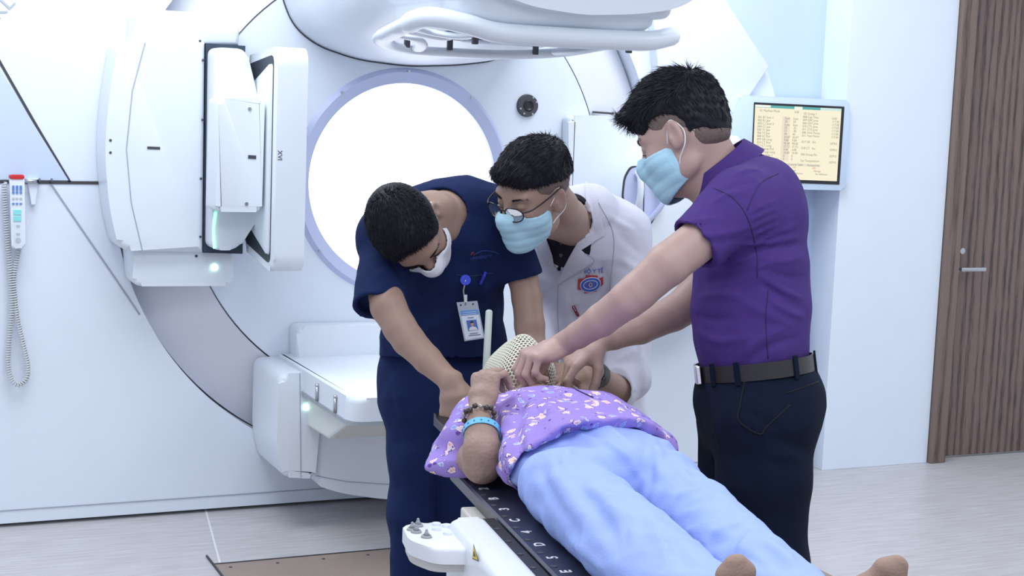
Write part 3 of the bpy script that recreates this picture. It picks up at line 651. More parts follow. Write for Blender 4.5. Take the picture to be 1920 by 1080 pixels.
# ------------------------------------------------------------------ hand pendant on its hook, monitor
pd=thing('hand_pendant',on_y(31,400,-.06),'white hand control with red top and coiled grey cord hanging on the wall','hand control')
a=pxz([(18,331),(46,331),(48,464),(22,467)],-.06); bm=bmesh.new(); prism(bm,round_poly(a,.012),-.06,-.030,.006,3); body=bobj('body',bm,WHITE,pd,auto=40)
a=pxz([(18,328),(46,328),(46,336),(18,336)],-.062); prism_obj('stop_button',a,-.063,-.028,RED,pd,bev=.004,r=.008)
BL=mat('blue_key',(.12,.25,.62),.5); TQ=mat('turquoise_key',(.25,.72,.72),.5); GK=mat('grey_key',(.5,.55,.6),.5)
for r_,yy in enumerate((350,355,361)):
    for xx in (25,32,39): q=on_y(xx,yy,-.061); bm=bmesh.new(); bx(bm,(q[0],-.0615,q[2]),(.008,.003,.008)); bobj('key',bm,BL,pd)
for yy in (372,382):
    for xx in (25,32,39): q=on_y(xx,yy,-.061); bm=bmesh.new(); bx(bm,(q[0],-.0615,q[2]),(.008,.003,.006)); bobj('key',bm,BL if yy==382 else GK,pd)
for yy in (398,410): q=on_y(32.5,yy,-.061); bm=bmesh.new(); bx(bm,(q[0],-.0615,q[2]),(.026,.003,.018),bev=.001); bobj('key',bm,TQ,pd)
for yy in (423,438): q=on_y(34,yy,-.061); bm=bmesh.new(); bx(bm,(q[0],-.0615,q[2]),(.010,.003,.007)); bobj('key',bm,GK,pd)
q=on_y(34,450,-.061); bm=bmesh.new(); cyl(bm,(q[0],-.060,q[2]),(q[0],-.0622,q[2]),.009,n=20); bobj('key',bm,GK,pd)
path=[on_y(x,y,-.03) for x,y in ((8,342),(10,390),(14,450),(20,520),(22,580),(17,640),(15,685),(22,713),(36,721),(50,708),(51,680),(42,640),(33,600),(28,560),(26,520),(33,480),(35,466))]
P=spline(path,10); L=np.cumsum([0]+[np.linalg.norm(b-a) for a,b in zip(P,P[1:])]); N=int(L[-1]/.0011); C=[]; 
for i in range(N):
    s=L[-1]*i/N; p=A(*[np.interp(s,L,[q[c] for q in P]) for c in range(3)]); p2=A(*[np.interp(min(s+.01,L[-1]),L,[q[c] for q in P]) for c in range(3)]); d=nrm(p2-p+A(0,0,-1e-6))
    x=A(0,1,0); y=np.cross(d,x); ph=2*math.pi*s/.0088; C.append(p+(x*math.cos(ph)+y*math.sin(ph))*.0085)
tube('coiled_cord',C,.0026,mat('pale_grey_cord',(.62,.64,.66),.5),pd,5)
hk=thing('wall_hook',on_y(78,340,-.02),'small steel bracket on the wall seam beside the hand control','hook')
q0=on_y(42,339,-.03);q1=on_y(128,341,-.03); bm=bmesh.new(); cyl(bm,(q0[0],-.03,q0[2]),(q1[0]-.1,-.03,q1[2]),.007,n=16); bobj('rail',bm,STEEL,hk,True)
for xx in (74,97): q=on_y(xx,340,-.03); bm=bmesh.new(); cyl(bm,(q[0]-.003,-.03,q[2]),(q[0]+.003,-.03,q[2]),.010,n=16); cyl(bm,(q[0],-.03,q[2]),(q[0],.0,q[2]),.004,n=12); bobj('collar',bm,DARKGREY,hk)
bm=bmesh.new(); q=on_y(62,352,-.02); prism(bm,[(q[0]-.02,q[2]+.03),(q[0]+.02,q[2]+.03),(q[0]+.008,q[2]-.06),(q[0]-.006,q[2]-.06)],-.022,-.002,.003,2); bobj('holder',bm,WHITE,hk)
mo=thing('wall_monitor',on_y(1485,265,-.10),'wall-mounted screen in a pale blue bezel showing yellow treatment data beside the door','monitor')
Yf=-.09; MB=mat('pale_blue_bezel',(.60,.72,.88),.45)
cs=prism_obj('casing',pxz([(1389,178),(1594,188),(1588,357),(1330,352),(1345,268)],Yf),Yf,.10,MB,mo,bev=.008,r=[.01,.02,.03,.02,.02])
sc4=[on_y(x,y,Yf-.003) for x,y in ((1416,196),(1580,204),(1571,342),(1410,336))]
def sp(u,v,off=0.): 
    a,b,c,d=sc4; p=(a*(1-u)+b*u)*(1-v)+(d*(1-u)+c*u)*v; return A(p[0],p[1]-off,p[2])
def quad(name,u0,v0,u1,v1,off,mt,parent):
    return pydata(name,[sp(u0,v0,off),sp(u1,v0,off),sp(u1,v1,off),sp(u0,v1,off),sp(u0,v0,off-.002),sp(u1,v0,off-.002),sp(u1,v1,off-.002),sp(u0,v1,off-.002)],[(0,3,2,1),(0,1,5,4),(1,2,6,5),(2,3,7,6),(3,0,4,7)],mt,parent,False)
def em(name,c,s=1.): return mat(name,(0,0,0),.4,emit=c,estr=s)
fr=quad('screen_surround',-.012,-.03,1.02,1.03,0,BLACK,mo)
sg=quad('screen',0,0,.985,.985,.001,em('screen_cream',(1.,.93,.70),.93),mo)
quad('title_bar',.01,.0,.98,.035,.002,em('screen_teal',(.10,.42,.40)),sg); quad('title_patch',.44,.0,.53,.04,.003,em('screen_pale',(.85,.95,.8)),sg); quad('title_patch',.0,.0,.17,.03,.003,em('screen_pale2',(.9,.95,.85)),sg); quad('title_patch',.74,.0,.98,.035,.003,em('screen_pale3',(.6,.8,.75)),sg)
quad('column_shade',.31,.14,.40,.74,.002,em('screen_shade',(.84,.74,.60)),sg); quad('column_shade',.42,.14,.49,.74,.002,em('screen_shade2',(.93,.86,.66)),sg)
quad('warning_block',.13,.84,.38,.915,.002,em('screen_orange',(1.,.58,.06)),sg); quad('ok_block',.13,.915,.38,.965,.002,em('screen_green',(.42,.95,.32)),sg)
quad('tab_bar',.13,.765,.78,.80,.002,em('screen_tab',(.80,.74,.62)),sg)
TX=em('screen_text',(.30,.27,.22)); RX=em('screen_red_text',(.85,.25,.15))
def stext(s,u,v,size,m=TX): return text_obj('screen_text',s,size,sp(u,v,.0035),sp(1,0)-sp(0,0),sp(0,0)-sp(0,1),m,sg,.0002,'LEFT','CENTER')
rows=['001 B1 Scan 1','002 B1 Jaw','003 C1 Scan 2','004 C1 Jaw','005 Y1 Jaw','006 Y2 Jaw','008 X1 Rot','009 GR Long','010 CT Rot','011 CT Long','015 Group Rot','016 Group Long','017 Lat Scan 1','018 Couch position']
for i,r_ in enumerate(rows):
    v=.165+i*.042; stext(r_,.03,v,.014); stext(['Scan','20','Scan','20','23','40','20.07','9.80','90.00','27.72','4.00','10.00','0','0'][i],.335,v,.014); stext(['Scan','30','Scan','-25','-38','40','20.07','9.84','90.00','27.72','4.00','10.00','0','0'][i],.43,v,.014)
stext('01 Machine Mode',.05,.075,.014); stext('0.00',.44,.075,.014); stext('02 Group 1',.55,.09,.014)
for i,r_ in enumerate(['008 Cap Time','009 GRP pres','006 GRT pres','010 CT1 pres','011 CT2 pres','006 Xnor Focus','011 Ynor Focus']): stext(r_,.54,.135+i*.042,.014); stext('117.00' if i else '0.00',.88,.14+i*.042,.014)
for i,r_ in enumerate(['017 GR   Etc','018 CT   Etc','006 Group Etc','Set Temperature']): stext(r_,.54,.47+i*.085,.014); stext('1079.0',.87,.48+i*.085,.014)
stext('Treatment',.16,.783,.013); stext('Control Table',.40,.783,.013); stext('Accessories',.62,.783,.013); stext('100',.45,.82,.012,RX); stext('200',.68,.82,.012,RX)
for u in (.41,.70): stext('Message',u,.86,.011); stext('No Inhibitions',u+.02,.90,.011)
# ------------------------------------------------------------------ floor plate under the couch
fp=thing('floor_plate',(-.2,-2.2,0),'brown screwed cover plate let into the floor under the treatment couch','floor plate')
PLT=mat('brown_plate',(.30,.235,.20),.5,var=.08,vscale=5)
a=on_z(398,1060,0); 
bm=bmesh.new(); bx(bm,((a[0]+1.1)/2,(a[1]-3.9)/2,.002),(1.1-a[0],a[1]+3.9,.004)); bobj('plate',bm,PLT,fp)
bm=bmesh.new()
for (x,y,w_,h_) in ((a[0]+.003,-2.2,.006,3.3),((a[0]+1.1)/2,a[1]-.003,1.1-a[0],.006)): bx(bm,(x,y,.0035),(w_,h_,.006))
bobj('edge_trim',bm,SEAM,fp)
for i in range(7):
    bm=bmesh.new(); x=a[0]+.05+.16*i; cyl(bm,(x,a[1]-.05,.003),(x,a[1]-.05,.0055),.006,n=12); bobj('screw',bm,DARKGREY,fp)
bm=bmesh.new(); cx,cy=.02,-1.62
for r0,r1,z in ((.60,.70,.0060),):
    vs=[]; 
    for r in (r0,r1):
        vs.append([bm.verts.new((cx+r*math.cos(t),cy+r*math.sin(t),z)) for t in np.linspace(0,2*math.pi,97)[:-1]])
    for k in range(96): bm.faces.new((vs[0][k],vs[0][(k+1)%96],vs[1][(k+1)%96],vs[1][k]))
bobj('turntable_ring',bm,mat('zinc_ring',(.36,.40,.44),.45,metal=.4),fp)
# ------------------------------------------------------------------ treatment couch
couch=thing('treatment_couch',T(.9,0,-.83),'black carbon treatment table with white side rails on which the patient lies','treatment table')
def Tbox(bm,s0,s1,l0,l1,h0,h1,bev=0,seg=2):
    bx(bm,T((s0+s1)/2,(l0+l1)/2,(h0+h1)/2),(s1-s0,l1-l0,h1-h0),np.array([UT,WT,A(0,0,1)]).T,bev,seg)
CARB=mat('carbon_weave',(.030,.032,.055),.3,coat=.12,spec=.35); nt=CARB.node_tree; b=nt.nodes['Principled BSDF']
tc=nt.nodes.new('ShaderNodeTexCoord'); ck=nt.nodes.new('ShaderNodeTexChecker'); ck.inputs['Scale'].default_value=260; ck.inputs['Color1'].default_value=(.016,.017,.03,1); ck.inputs['Color2'].default_value=(.055,.06,.10,1)
nt.links.new(tc.outputs['Object'],ck.inputs['Vector']); nt.links.new(ck.outputs['Color'],b.inputs['Base Color'])
def slab(name,prof,s0,s1,mt,parent,bev=0):
    return prism_obj(name,prof,s0,s1,mt,parent,bev=bev,axes=lambda p,s:tuple(T(s,p[0],p[1])))
top=slab('tabletop',[(-.2,-.004),(-.196,0),(.196,0),(.2,-.004),(.195,-.03),(.15,-.055),(-.15,-.055),(-.195,-.03)],0,2.05,CARB,couch)
slab('side_rail_flange',[(.196,-.003),(.232,-.003),(.232,-.03),(.196,-.03)],.78,1.9,mat('carbon_grey',(.12,.13,.17),.35),couch)
slab('head_board',[(-.115,.0),(.16,.0),(.16,-.03),(-.115,-.03)],-.52,.0,CARB,couch,bev=.004)
WH=mat('white_print',(.85,.87,.92),.5); 
marks=list('1A2B3C4D5E'); s00=np.array([T(0,0,0)])
for i,ch in enumerate(marks+['6','F','7','G']):
    s=(on_z(861,882,.83)-OT)@UT+.0745*i
    text_obj('index_mark',ch,.026,T(s,-.176,.0008),-UT,-WT,WH,top,.0003,bold=.0006)
    if i>7: text_obj('index_mark',ch,.026,T(s,.168,.0008),-UT,-WT,WH,top,.0003,bold=.0006)
    bm=bmesh.new(); cyl(bm,T(s-.03,-.188,.0008),T(s-.03,-.188,-.004),.006,n=16); cyl(bm,T(s-.03,.188,.0008),T(s-.03,.188,-.004),.006,n=16); bobj('index_hole',bm,SEAM,top)
COVER=mat('couch_white_cover',(.80,.83,.88),.35); CREAM=mat('cream_cover',(.66,.63,.58),.5)
rl=slab('side_cover',round_poly([(-.295,.004),(-.228,.004),(-.228,-.30),(-.295,-.30)],[.02,.012,.0,.0],5),.40,1.9,COVER,couch,bev=.012)
slab('rail_channel',[(-.228,-.008),(-.201,-.008),(-.201,-.05),(-.228,-.05)],.37,1.9,BLACK,couch)
for i in range(9):
    bm=bmesh.new(); cyl(bm,T(.44+.075*i,-.215,-.007),T(.44+.075*i,-.215,-.0095),.005,n=12); bobj('channel_bolt',bm,DARKGREY,couch)
bm=bmesh.new(); Tbox(bm,.20,.40,-.222,-.13,-.14,-.032,.004); bobj('cross_bracket',bm,CREAM,couch)
bm=bmesh.new(); Tbox(bm,.45,1.9,-.225,.2,-.30,-.06,.01); bobj('subframe',bm,CREAM,couch)
bm=bmesh.new(); Tbox(bm,.9,1.8,-.2,.2,-.822,-.3,.03,3); bobj('pedestal',bm,COVER,couch)
# yellow warning triangle and panel lines on the side cover
def sidept(s,h,o=.0008): return T(s,-.295-o,h)
q=[]
for (px,py) in ((888,1024),(895,1050),(886,1046)):
    r=ray(px,py); t=((T(0,-.2958,0)-CAM)@WT)/(r@WT); q.append(CAM+r*t)
pydata('warning_triangle',[c for c in q]+[c+WT*.0007 for c in q],[(0,1,2),(3,5,4),(0,3,4,1),(1,4,5,2),(2,5,3,0)],mat('warning_yellow',(.85,.62,.05),.5),rl,False)
m=(q[0]+q[1]+q[2])/3; qq=[m+(c-m)*1.28+WT*.0004 for c in q]; pydata('triangle_edge',qq+[c+WT*.0003 for c in qq],[(0,1,2),(3,5,4),(0,3,4,1),(1,4,5,2),(2,5,3,0)],BLACK,rl,False)
qq=[m+(c-m)*.45-WT*.0006 for c in q]; pydata('triangle_symbol',qq+[c+WT*.0003 for c in qq],[(0,1,2),(3,5,4),(0,3,4,1),(1,4,5,2),(2,5,3,0)],BLACK,rl,False)
for h in (-.16,-.175): tube('panel_line',[sidept(.47,h),sidept(.50,h+.012),sidept(1.8,h+.012)],.002,SEAML,rl,6)
bm=bmesh.new(); c=sidept(.45,-.20); cyl(bm,c,c-WT*.004,.004,n=10); bobj('screw',bm,DARKGREY,rl)
# control paddle on the side of the couch
cp=prism_obj('control_paddle',round_poly([(.47,-.285),(.385,-.290),(.362,-.325),(.374,-.372),(.470,-.378),(.530,-.345),(.54,-.285)],[0,.01,.02,.02,.02,.02,0],5),-.012,-.038,COVER,couch,bev=.006,axes=lambda p,h:tuple(T(p[0],p[1],h)))
prism_obj('paddle_base',round_poly([(.472,-.285),(.390,-.290),(.368,-.325),(.379,-.367),(.466,-.373),(.522,-.345),(.53,-.285)],[0,.01,.02,.02,.02,.02,0],5),-.039,-.054,mat('beige_plastic',(.60,.58,.56),.5),cp,bev=.004,axes=lambda p,h:tuple(T(p[0],p[1],h)))
KG=mat('rocker_grey',(.34,.35,.37),.45)
for s,l in ((.388,-.345),(.410,-.360),(.426,-.356),(.458,-.345)):
    bm=bmesh.new(); cyl(bm,T(s,l,-.013),T(s,l,-.008),.0105,.008,n=18); cyl(bm,T(s,l,-.008),T(s,l,.000),.006,.0016,n=14); sph(bm,T(s,l,.000),.0026,None,10,6); bobj('rocker_switch',bm,KG,cp,True)
for s,l in ((.388,-.312),(.416,-.318),(.446,-.305),(.400,-.296)):
    bm=bmesh.new(); cyl(bm,T(s,l,-.013),T(s,l,-.0075),.0085,.0078,n=24); bobj('push_button',bm,WHITE,cp,auto=40)
# ------------------------------------------------------------------ people
from mathutils.bvhtree import BVHTree
def bvh(o):
    me=o.data; mw=o.matrix_world; return BVHTree.FromPolygons([mw@v.co for v in me.vertices],[tuple(p.vertices) for p in me.polygons])
def drape(trees,px,py,off):
    best=None; r=ray(px,py); r=r/np.linalg.norm(r)
    for t in trees:
        h=t.ray_cast(Vector(CAM),Vector(r))
        if h[0] is not None and (best is None or h[3]<best[1]): best=(np.array(h[0]),h[3],np.array(h[1]))
    if best is None: return None
    n=best[2]; n=n if n@r<0 else -n
    return best[0]+n*off
def drape_poly(name,poly,trees,mt,parent,off=.003,th=.002,cuts=3):
    bm=bmesh.new(); bm.faces.new([bm.verts.new((x,-y,0)) for x,y in poly]); bmesh.ops.triangulate(bm,faces=bm.faces[:])
    for _ in range(cuts): bmesh.ops.subdivide_edges(bm,edges=bm.edges[:],cuts=1,use_grid_fill=True)
    bmesh.ops.triangulate(bm,faces=bm.faces[:]); last=None; bad=[]
    for v in bm.verts:
        q=drape(trees,v.co.x,-v.co.y,off)
        if q is None: bad.append(v); continue
        v.co=Vector(q)
    if bad: bmesh.ops.delete(bm,geom=bad,context='VERTS')
    bmesh.ops.solidify(bm,geom=bm.faces[:],thickness=-th if False else th)
    return bobj(name,bm,mt,parent,auto=45)
def drape_line(name,px,trees,mt,parent,r=.0012,off=.0005,n=8,nn=6):
    P=[drape(trees,*p,off) for p in spline([A(*q) for q in px],n)]; P=[p for p in P if p is not None]
    return tube(name,P,r,mt,parent,nn)
def drape_text(name,s,size_px,cx,cy,ang,trees,mt,parent,off=.002):
    c=bpy.data.curves.new('t','FONT'); c.body=s; c.size=size_px; c.align_x='CENTER'; c.align_y='CENTER'; c.resolution_u=2; c.offset=size_px*.02
    t=bpy.data.objects.new('t',c); COL.objects.link(t); dg=bpy.context.evaluated_depsgraph_get(); me=bpy.data.meshes.new_from_object(t.evaluated_get(dg)); bpy.data.objects.remove(t)
    ca,sa=math.cos(ang),math.sin(ang); ok=True; last=None
    for v in me.vertices:
        x,y=v.co.x,v.co.y; q=drape(trees,cx+x*ca-y*sa,cy-(x*sa+y*ca),off)
        if q is None: q=last
        if q is not None: v.co=Vector(q); last=q
    me.materials.clear(); return link(name,me,mt,parent,False)
def band(name,c,ax,ay,a,b,up,h,th,mt,parent,a0=0,a1=2*math.pi,n=72,flare=0.,hf=None):
    """band of cloth or leather round an ellipse; up = height direction"""
    closed=abs(a1-a0-2*math.pi)<1e-6; m=n if closed else n+1; V=[];F=[]; ax,ay,up=nrm(ax),nrm(ay),nrm(up)
    for k in range(m):
        t=a0+(a1-a0)*k/n; hh=hf(k/n)*h if hf else h
        for i,(rr,z) in enumerate(((0,hh/2),(th,hh/2),(th+flare,-hh/2),(flare,-hh/2))):
            V.append(c+ax*(a+rr)*math.cos(t)+ay*(b+rr)*math.sin(t)+up*z)
    for k in range(n if closed else n):
        j=(k+1)%m
        if not closed and k==n: break
        for i in range(4): F.append((k*4+i,k*4+(i+1)%4,j*4+(i+1)%4,j*4+i))
    if not closed: F.append((0,1,2,3)); F.append(tuple((m-1)*4+i for i in (3,2,1,0)))
    return pydata(name,V,F,mt,parent,True,auto=40)
SKIN=mat('skin',(.46,.295,.235),.5,var=.10,vscale=22,sss=.15,bump=.12,bscale=220)
SKIN2=mat('skin_tanned',(.36,.235,.185),.5,var=.12,vscale=22,sss=.15,bump=.12,bscale=220)
SKIN3=mat('skin_light',(.47,.315,.275),.5,var=.10,vscale=22,sss=.15,bump=.12,bscale=220)
SKINP=mat('skin_old',(.37,.25,.20),.55,var=.22,vscale=45,sss=.12,bump=.5,bscale=150)
NAIL=mat('fingernail',(.66,.45,.40),.35)
HAIR=mat('black_hair',(.009,.009,.015),.55,spec=.25,var=.3,vscale=60)
STUB=mat('cropped_hair',(.15,.105,.092),.7,var=.35,vscale=120,bump=.3,bscale=400)
MBLUE=mat('mask_blue',(.42,.68,.82),.7,var=.06,vscale=30,bump=.2,bscale=300); MWHITE=mat('mask_white',(.74,.76,.82),.7,bump=.2,bscale=300)
LOOP=mat('ear_loop_white',(.80,.80,.82),.7)
PURPLE=mat('purple_cotton',(.072,.038,.20),.75,spec=.12,var=.08,vscale=40,bump=.25,bscale=420)
NAVYT=mat('navy_trousers',(.005,.010,.026),.8,spec=.12,var=.1,vscale=30,bump=.3,bscale=420)
SCRUB=mat('navy_scrubs',(.010,.020,.078),.8,spec=.12,var=.1,vscale=30,bump=.3,bscale=380)
COAT=mat('white_coat',(.66,.67,.78),.75,spec=.12,var=.03,vscale=20,bump=.25,bscale=380)
DARKSH=mat('dark_shirt',(.02,.02,.028),.75,spec=.12,bump=.2,bscale=300)
LEATH=mat('belt_leather',(.022,.020,.022),.38,bump=.15,bscale=200)
# ================= man in the purple shirt =================
D=3.36
pm=thing('person',at(1415,1640,3.36)*A(1,1,0),'standing man in purple short-sleeved shirt and blue face mask reaching over the patient','person')
H1=Head(at(1284,257,3.36),cv(-.78,-.44,-.42),cv(-.42,.0,.9))
S=Sculpt(); H1.sculpt(S)
S.chain([(H1.g(0,-.03,-.01),.060),(at(1338,318,3.37),.060),(at(1372,368,3.38),.070)],k=.02)
S.rc(H1.g(0,.03,-.07),at(1345,362,3.36),.038,.05,.03)
S.chain([(at(1372,368,3.38),.07),(at(1402,430,3.38),.09),(at(1408,640,3.37),.09),(at(1415,760,3.37),.09)],k=.03)
S.chain([(at(1385,392,3.22),.05),(at(1330,436,3.16),.046),(at(1252,496,3.13),.045),(at(1196,547,3.14),.040),(at(1178,562,3.145),.0385),(at(1128,600,3.20),.035),(at(1085,628,3.25),.028),(at(1054,645,3.28),.0255)],k=.008)
S.rc(at(1395,400,3.38),at(1385,392,3.22),.08,.05,.03)
S.chain([(at(1390,410,3.40),.07),(at(1380,430,3.55),.05),(at(1325,530,3.56),.047),(at(1278,578,3.54),.042),(at(1262,588,3.53),.041),(at(1200,615,3.49),.037),(at(1152,632,3.46),.028),(at(1125,640,3.44),.026)],k=.008)
tp=hand(S,at(1056,648,3.285),cv(-.78,-.20,.30),cv(-.25,.90,.30),1,[(.95,1.0,.5),(1.0,1.0,.5),(1.05,1.0,.55),(1.12,1.0,.55)],th=[(.35,.35,-.80),(.65,.25,-.75),(.85,.1,-.45)],sc=.95)
tq=hand(S,at(1122,640,3.44),cv(-.74,-.55,.25),cv(-.45,.80,.30),-1,[(.35,.55,.35),(.65,.75,.4),(.85,.8,.4),(.95,.8,.4)],th=[(.55,.35,-.65),(.75,.15,-.65),(.85,.0,-.5)],sc=1.0)
body=S.mesh(.0032,'body',SKIN3,pm); nails(tp+tq,NAIL,body)
hair(H1,STUB,body,[((0,.058,.055),(0,.9,.40)),((0,.045,.02),(0,1,-.05)),((0,-.03,-.056),(0,.25,-1))],top=.003,side=.0015,seed=4,n=10,amp=.0006,fringe=[((0,-.050,-.022),(.058,.052,.040))]).name='cropped_sides'
h1=hair(H1,HAIR,body,[((0,.095,.062),(0,.9,-.25)),((0,-.03,-.045),(0,.3,-1))],top=.030,side=.004,seed=5,n=6500,L=(.018,.042),comb=(0,.9,.12),fringe=[((0,.088,.098),(.055,.036,.022)),((0,.02,.108),(.062,.08,.028)),((0,-.055,.080),(.066,.060,.046)),((0,-.085,.045),(.060,.030,.048)),((0,-.072,.0),(.056,.036,.050))],rad=.0011,amp=.0020,stand=.14,cuts=[((sx*.095,.045,.0),(.045,.090,.058)) for sx in (-1,1)]+[((0,.13,.0),(.12,.075,.072))])
face_mask(H1,MBLUE,LOOP,pm,'pale blue pleated face mask')
for sx in (-1,1): brow(H1,HAIR,body,sx,3)
def eyeset(H,parent):
    for sx in (-1,1):
        P=[H.g(sx*(.031+x),.0962-abs(x)*.30,.0035-x*x*22) for x in np.linspace(-.014,.014,9)]; tube('eyelashes',P,.0009,HAIR,parent,6)
eyeset(H1,body)
# shirt
S=Sculpt(); sd=FW-UP*(FW@UP)
S.loft([(at(1375,325,3.38),.075,.062),(at(1390,362,3.38),.150,.088),(at(1402,425,3.38),.185,.110),(at(1408,500,3.37),.178,.122),(at(1408,575,3.37),.166,.128),(at(1408,630,3.37),.160,.122),(at(1412,684,3.37),.157,.119)],FW,k=.03)
S.ell(at(1432,395,3.36),(.16,.085,.11),frame(UP,FW),k=.05)
S.ec(at(1396,378,3.235),at(1288,472,3.14),(.074,.078),(.062,.062),FW,k=.035); S.rc(at(1425,385,3.33),at(1385,395,3.21),.085,.070,.04)
S.ec(at(1385,410,3.52),at(1318,530,3.565),(.070,.068),(.060,.060),FW,k=.03)
dA=nrm(at(1250,505,3.13)-at(1385,385,3.21)); hc=at(1301,457,3.15); S.cut(hc,nrm(dA+UP*.05),.002,hc+dA*.08,.12)
S.hollow(hc-dA*.02,hc+dA*.10,.050,.052)
dB=nrm(at(1278,578,3.54)-at(1380,430,3.55)); hb=at(1322,522,3.56); S.cut(hb,dB,.003,hb+dB*.08,.1)
S.cut(at(1412,688,3.37),nrm(-UP+.1*RT),.004)
S.rc(at(1330,300,3.37),at(1368,352,3.375),.064,.066,.004,'s')
S.noise=addn(wav(3,.10,.0028,5,(1,1,1.6)),wav(9,.05,.0010,4))
for k in range(8):  # gathered folds behind the shoulder seam
    y=392+k*15; S.folds([(1404+k*2.2,y+8),(1430+k*2,y-6),(1462+k*2,y-18)],.0048,.0042); S.folds([(1406+k*2.2,y+15),(1432+k*2,y+2)],.0045,-.0030)
for L_,w,m in (([(1270,420),(1310,412),(1360,408)],.006,.005),([(1280,436),(1340,440),(1420,422)],.006,.005),([(1290,452),(1350,455),(1400,445)],.007,-.004),([(1330,385),(1360,365),(1400,362)],.006,.005),([(1340,372),(1370,350),(1420,340)],.006,-.004),([(1370,330),(1400,318),(1430,318)],.006,.005),
 ([(1385,460),(1440,455),(1505,442)],.006,.007),([(1390,470),(1450,468),(1512,455)],.007,-.006),([(1430,440),(1470,432),(1500,420)],.006,.004),([(1420,485),(1470,490),(1514,478)],.006,.005),([(1430,505),(1480,520),(1516,520)],.007,-.005),([(1420,515),(1470,545),(1512,562)],.006,.007),([(1425,530),(1470,560),(1512,582)],.007,-.007),([(1440,562),(1480,585),(1514,598)],.006,.006),([(1380,560),(1440,590),(1490,615)],.008,.004),
 ([(1395,668),(1420,640),(1480,612)],.008,.006),([(1405,680),(1440,652),(1500,630)],.008,-.005),([(1320,530),(1360,520),(1420,505)],.009,-.006),([(1300,560),(1350,552),(1400,560)],.008,.005),([(1300,590),(1340,600),(1380,595)],.008,-.004),([(1300,620),(1350,640),(1420,630)],.009,.004),([(1345,492),(1390,488),(1430,470)],.007,.006)): S.folds(L_,w,m)
sh=S.mesh(.0042,'purple_shirt',PURPLE,pm,smooth=1)
ts=[bvh(sh)]
PSEAM=mat('purple_thread',(.030,.016,.09),.8)
drape_line('shoulder_seam',[(1337,352),(1375,372),(1402,410),(1418,470),(1420,520)],ts,PSEAM,sh,.0011)
drape_line('yoke_seam',[(1400,395),(1425,345),(1460,325)],ts,PSEAM,sh,.0009)
drape_line('hem_stitch',[(1270,418),(1300,450),(1346,472)],ts,PSEAM,sh,.0006,.0)
drape_line('side_seam',[(1440,545),(1436,600),(1440,672)],ts,PSEAM,sh,.0010)
# collar
ca=nrm(at(1330,298,3.37)-at(1372,352,3.375)); cc=at(1350,322,3.372); dep=nrm(FW-ca*(FW@ca)); fr_=np.cross(ca,dep)
if fr_@RT>0: fr_=-fr_
band('collar',cc+fr_*-.006,dep,fr_,.072,.075,ca,.050,.0035,PURPLE,sh,math.radians(-235),math.radians(55),60,flare=.012)
band('collar_fold',cc+ca*.002-fr_*.006,dep,fr_,.076,.079,ca,.046,.003,PURPLE,sh,math.radians(-242),math.radians(62),60,flare=.020)
# trousers
S=Sculpt()
S.loft([(at(1412,690,3.37),.160,.121),(at(1420,745,3.37),.170,.136),(at(1416,800,3.37),.168,.126)],FW,k=.03)
S.ell(at(1470,762,3.37),(.15,.080,.10),frame(UP,FW),k=.04)
S.loft([(at(1432,800,3.27),.098,.108),(at(1432,900,3.27),.092,.098),(at(1438,1060,3.27),.085,.088),(at(1440,1300,3.26),.075,.078),(at(1440,1560,3.26),.070,.075)],FW,k=.04)
S.loft([(at(1392,800,3.47),.098,.103),(at(1380,930,3.47),.090,.092),(at(1385,1060,3.47),.085,.085),(at(1385,1540,3.48),.070,.075)],FW,k=.03)
S.cut(at(1412,668,3.37),nrm(UP-.13*RT),.003)
S.noise=addn(wav(5,.12,.0035,5,(1,1,.6)),wav(8,.05,.001,4))
for a,b,w,m in (((1520,845),(1440,815),.012,-.006),((1512,860),(1430,850),.012,.004),((1500,830),(1380,760),.010,-.003),((1330,760),(1370,900),.012,.004),((1400,840),(1420,960),.016,-.004)): S.folds([a,b],w,m*1.15)
tr1=S.mesh(.005,'navy_trousers',NAVYT,pm,smooth=1); tt=[bvh(tr1)]
NS=mat('navy_thread',(.004,.006,.012),.9)
drape_line('pocket_seam',[(1396,716),(1388,760),(1386,790),(1424,814),(1438,800),(1480,760)],tt,NS,tr1,.0018)
drape_line('pocket_welt',[(1475,737),(1505,727),(1534,716)],tt,NS,tr1,.0018)
bc=at(1414,688,3.37); bax=nrm(RT+UP*.115-FW*.0); band('belt',bc,FW,bax,.166,.129,np.cross(bax,FW)*(-1 if np.cross(bax,FW)@UP<0 else 1),.036,.004,LEATH,tr1)
up_b=np.cross(bax,FW); up_b=up_b if up_b@UP>0 else -up_b
bm=bmesh.new(); bkc=bc-bax*.133-FW*.045; bx(bm,bkc,(.045,.010,.040),np.array([FW,bax,up_b]).T,.002); bobj('belt_buckle',bm,mat('polished_steel',(.75,.76,.8),.15,metal=1.),tr1)
for t in (2.50,2.05,1.05,.35):
    p=bc+nrm(-FW)*.1715*math.cos(t-1.57)*0+(-FW)*.1715*math.sin(t)+bax*.1345*math.cos(t); tg=nrm(FW*math.cos(t)*.17+bax*math.sin(t)*.13)
    bm=bmesh.new(); bx(bm,p,(.013,.004,.050),np.array([tg,np.cross(up_b,tg),up_b]).T,.001); bobj('belt_loop',bm,NAVYT,tr1)
for x,d in ((1440,3.26),(1385,3.48)):
    p=at(x,1600,d); p[2]=0; fdir=nrm(-RT*A(1,1,0)); S=Sculpt(); S.rc(p+A(0,0,.045),p+fdir*.16+A(0,0,.035),.042,.035,.01); S.cut(p+A(0,0,.001),A(0,0,-1)); S.mesh(.006,'shoe',LEATH,pm)
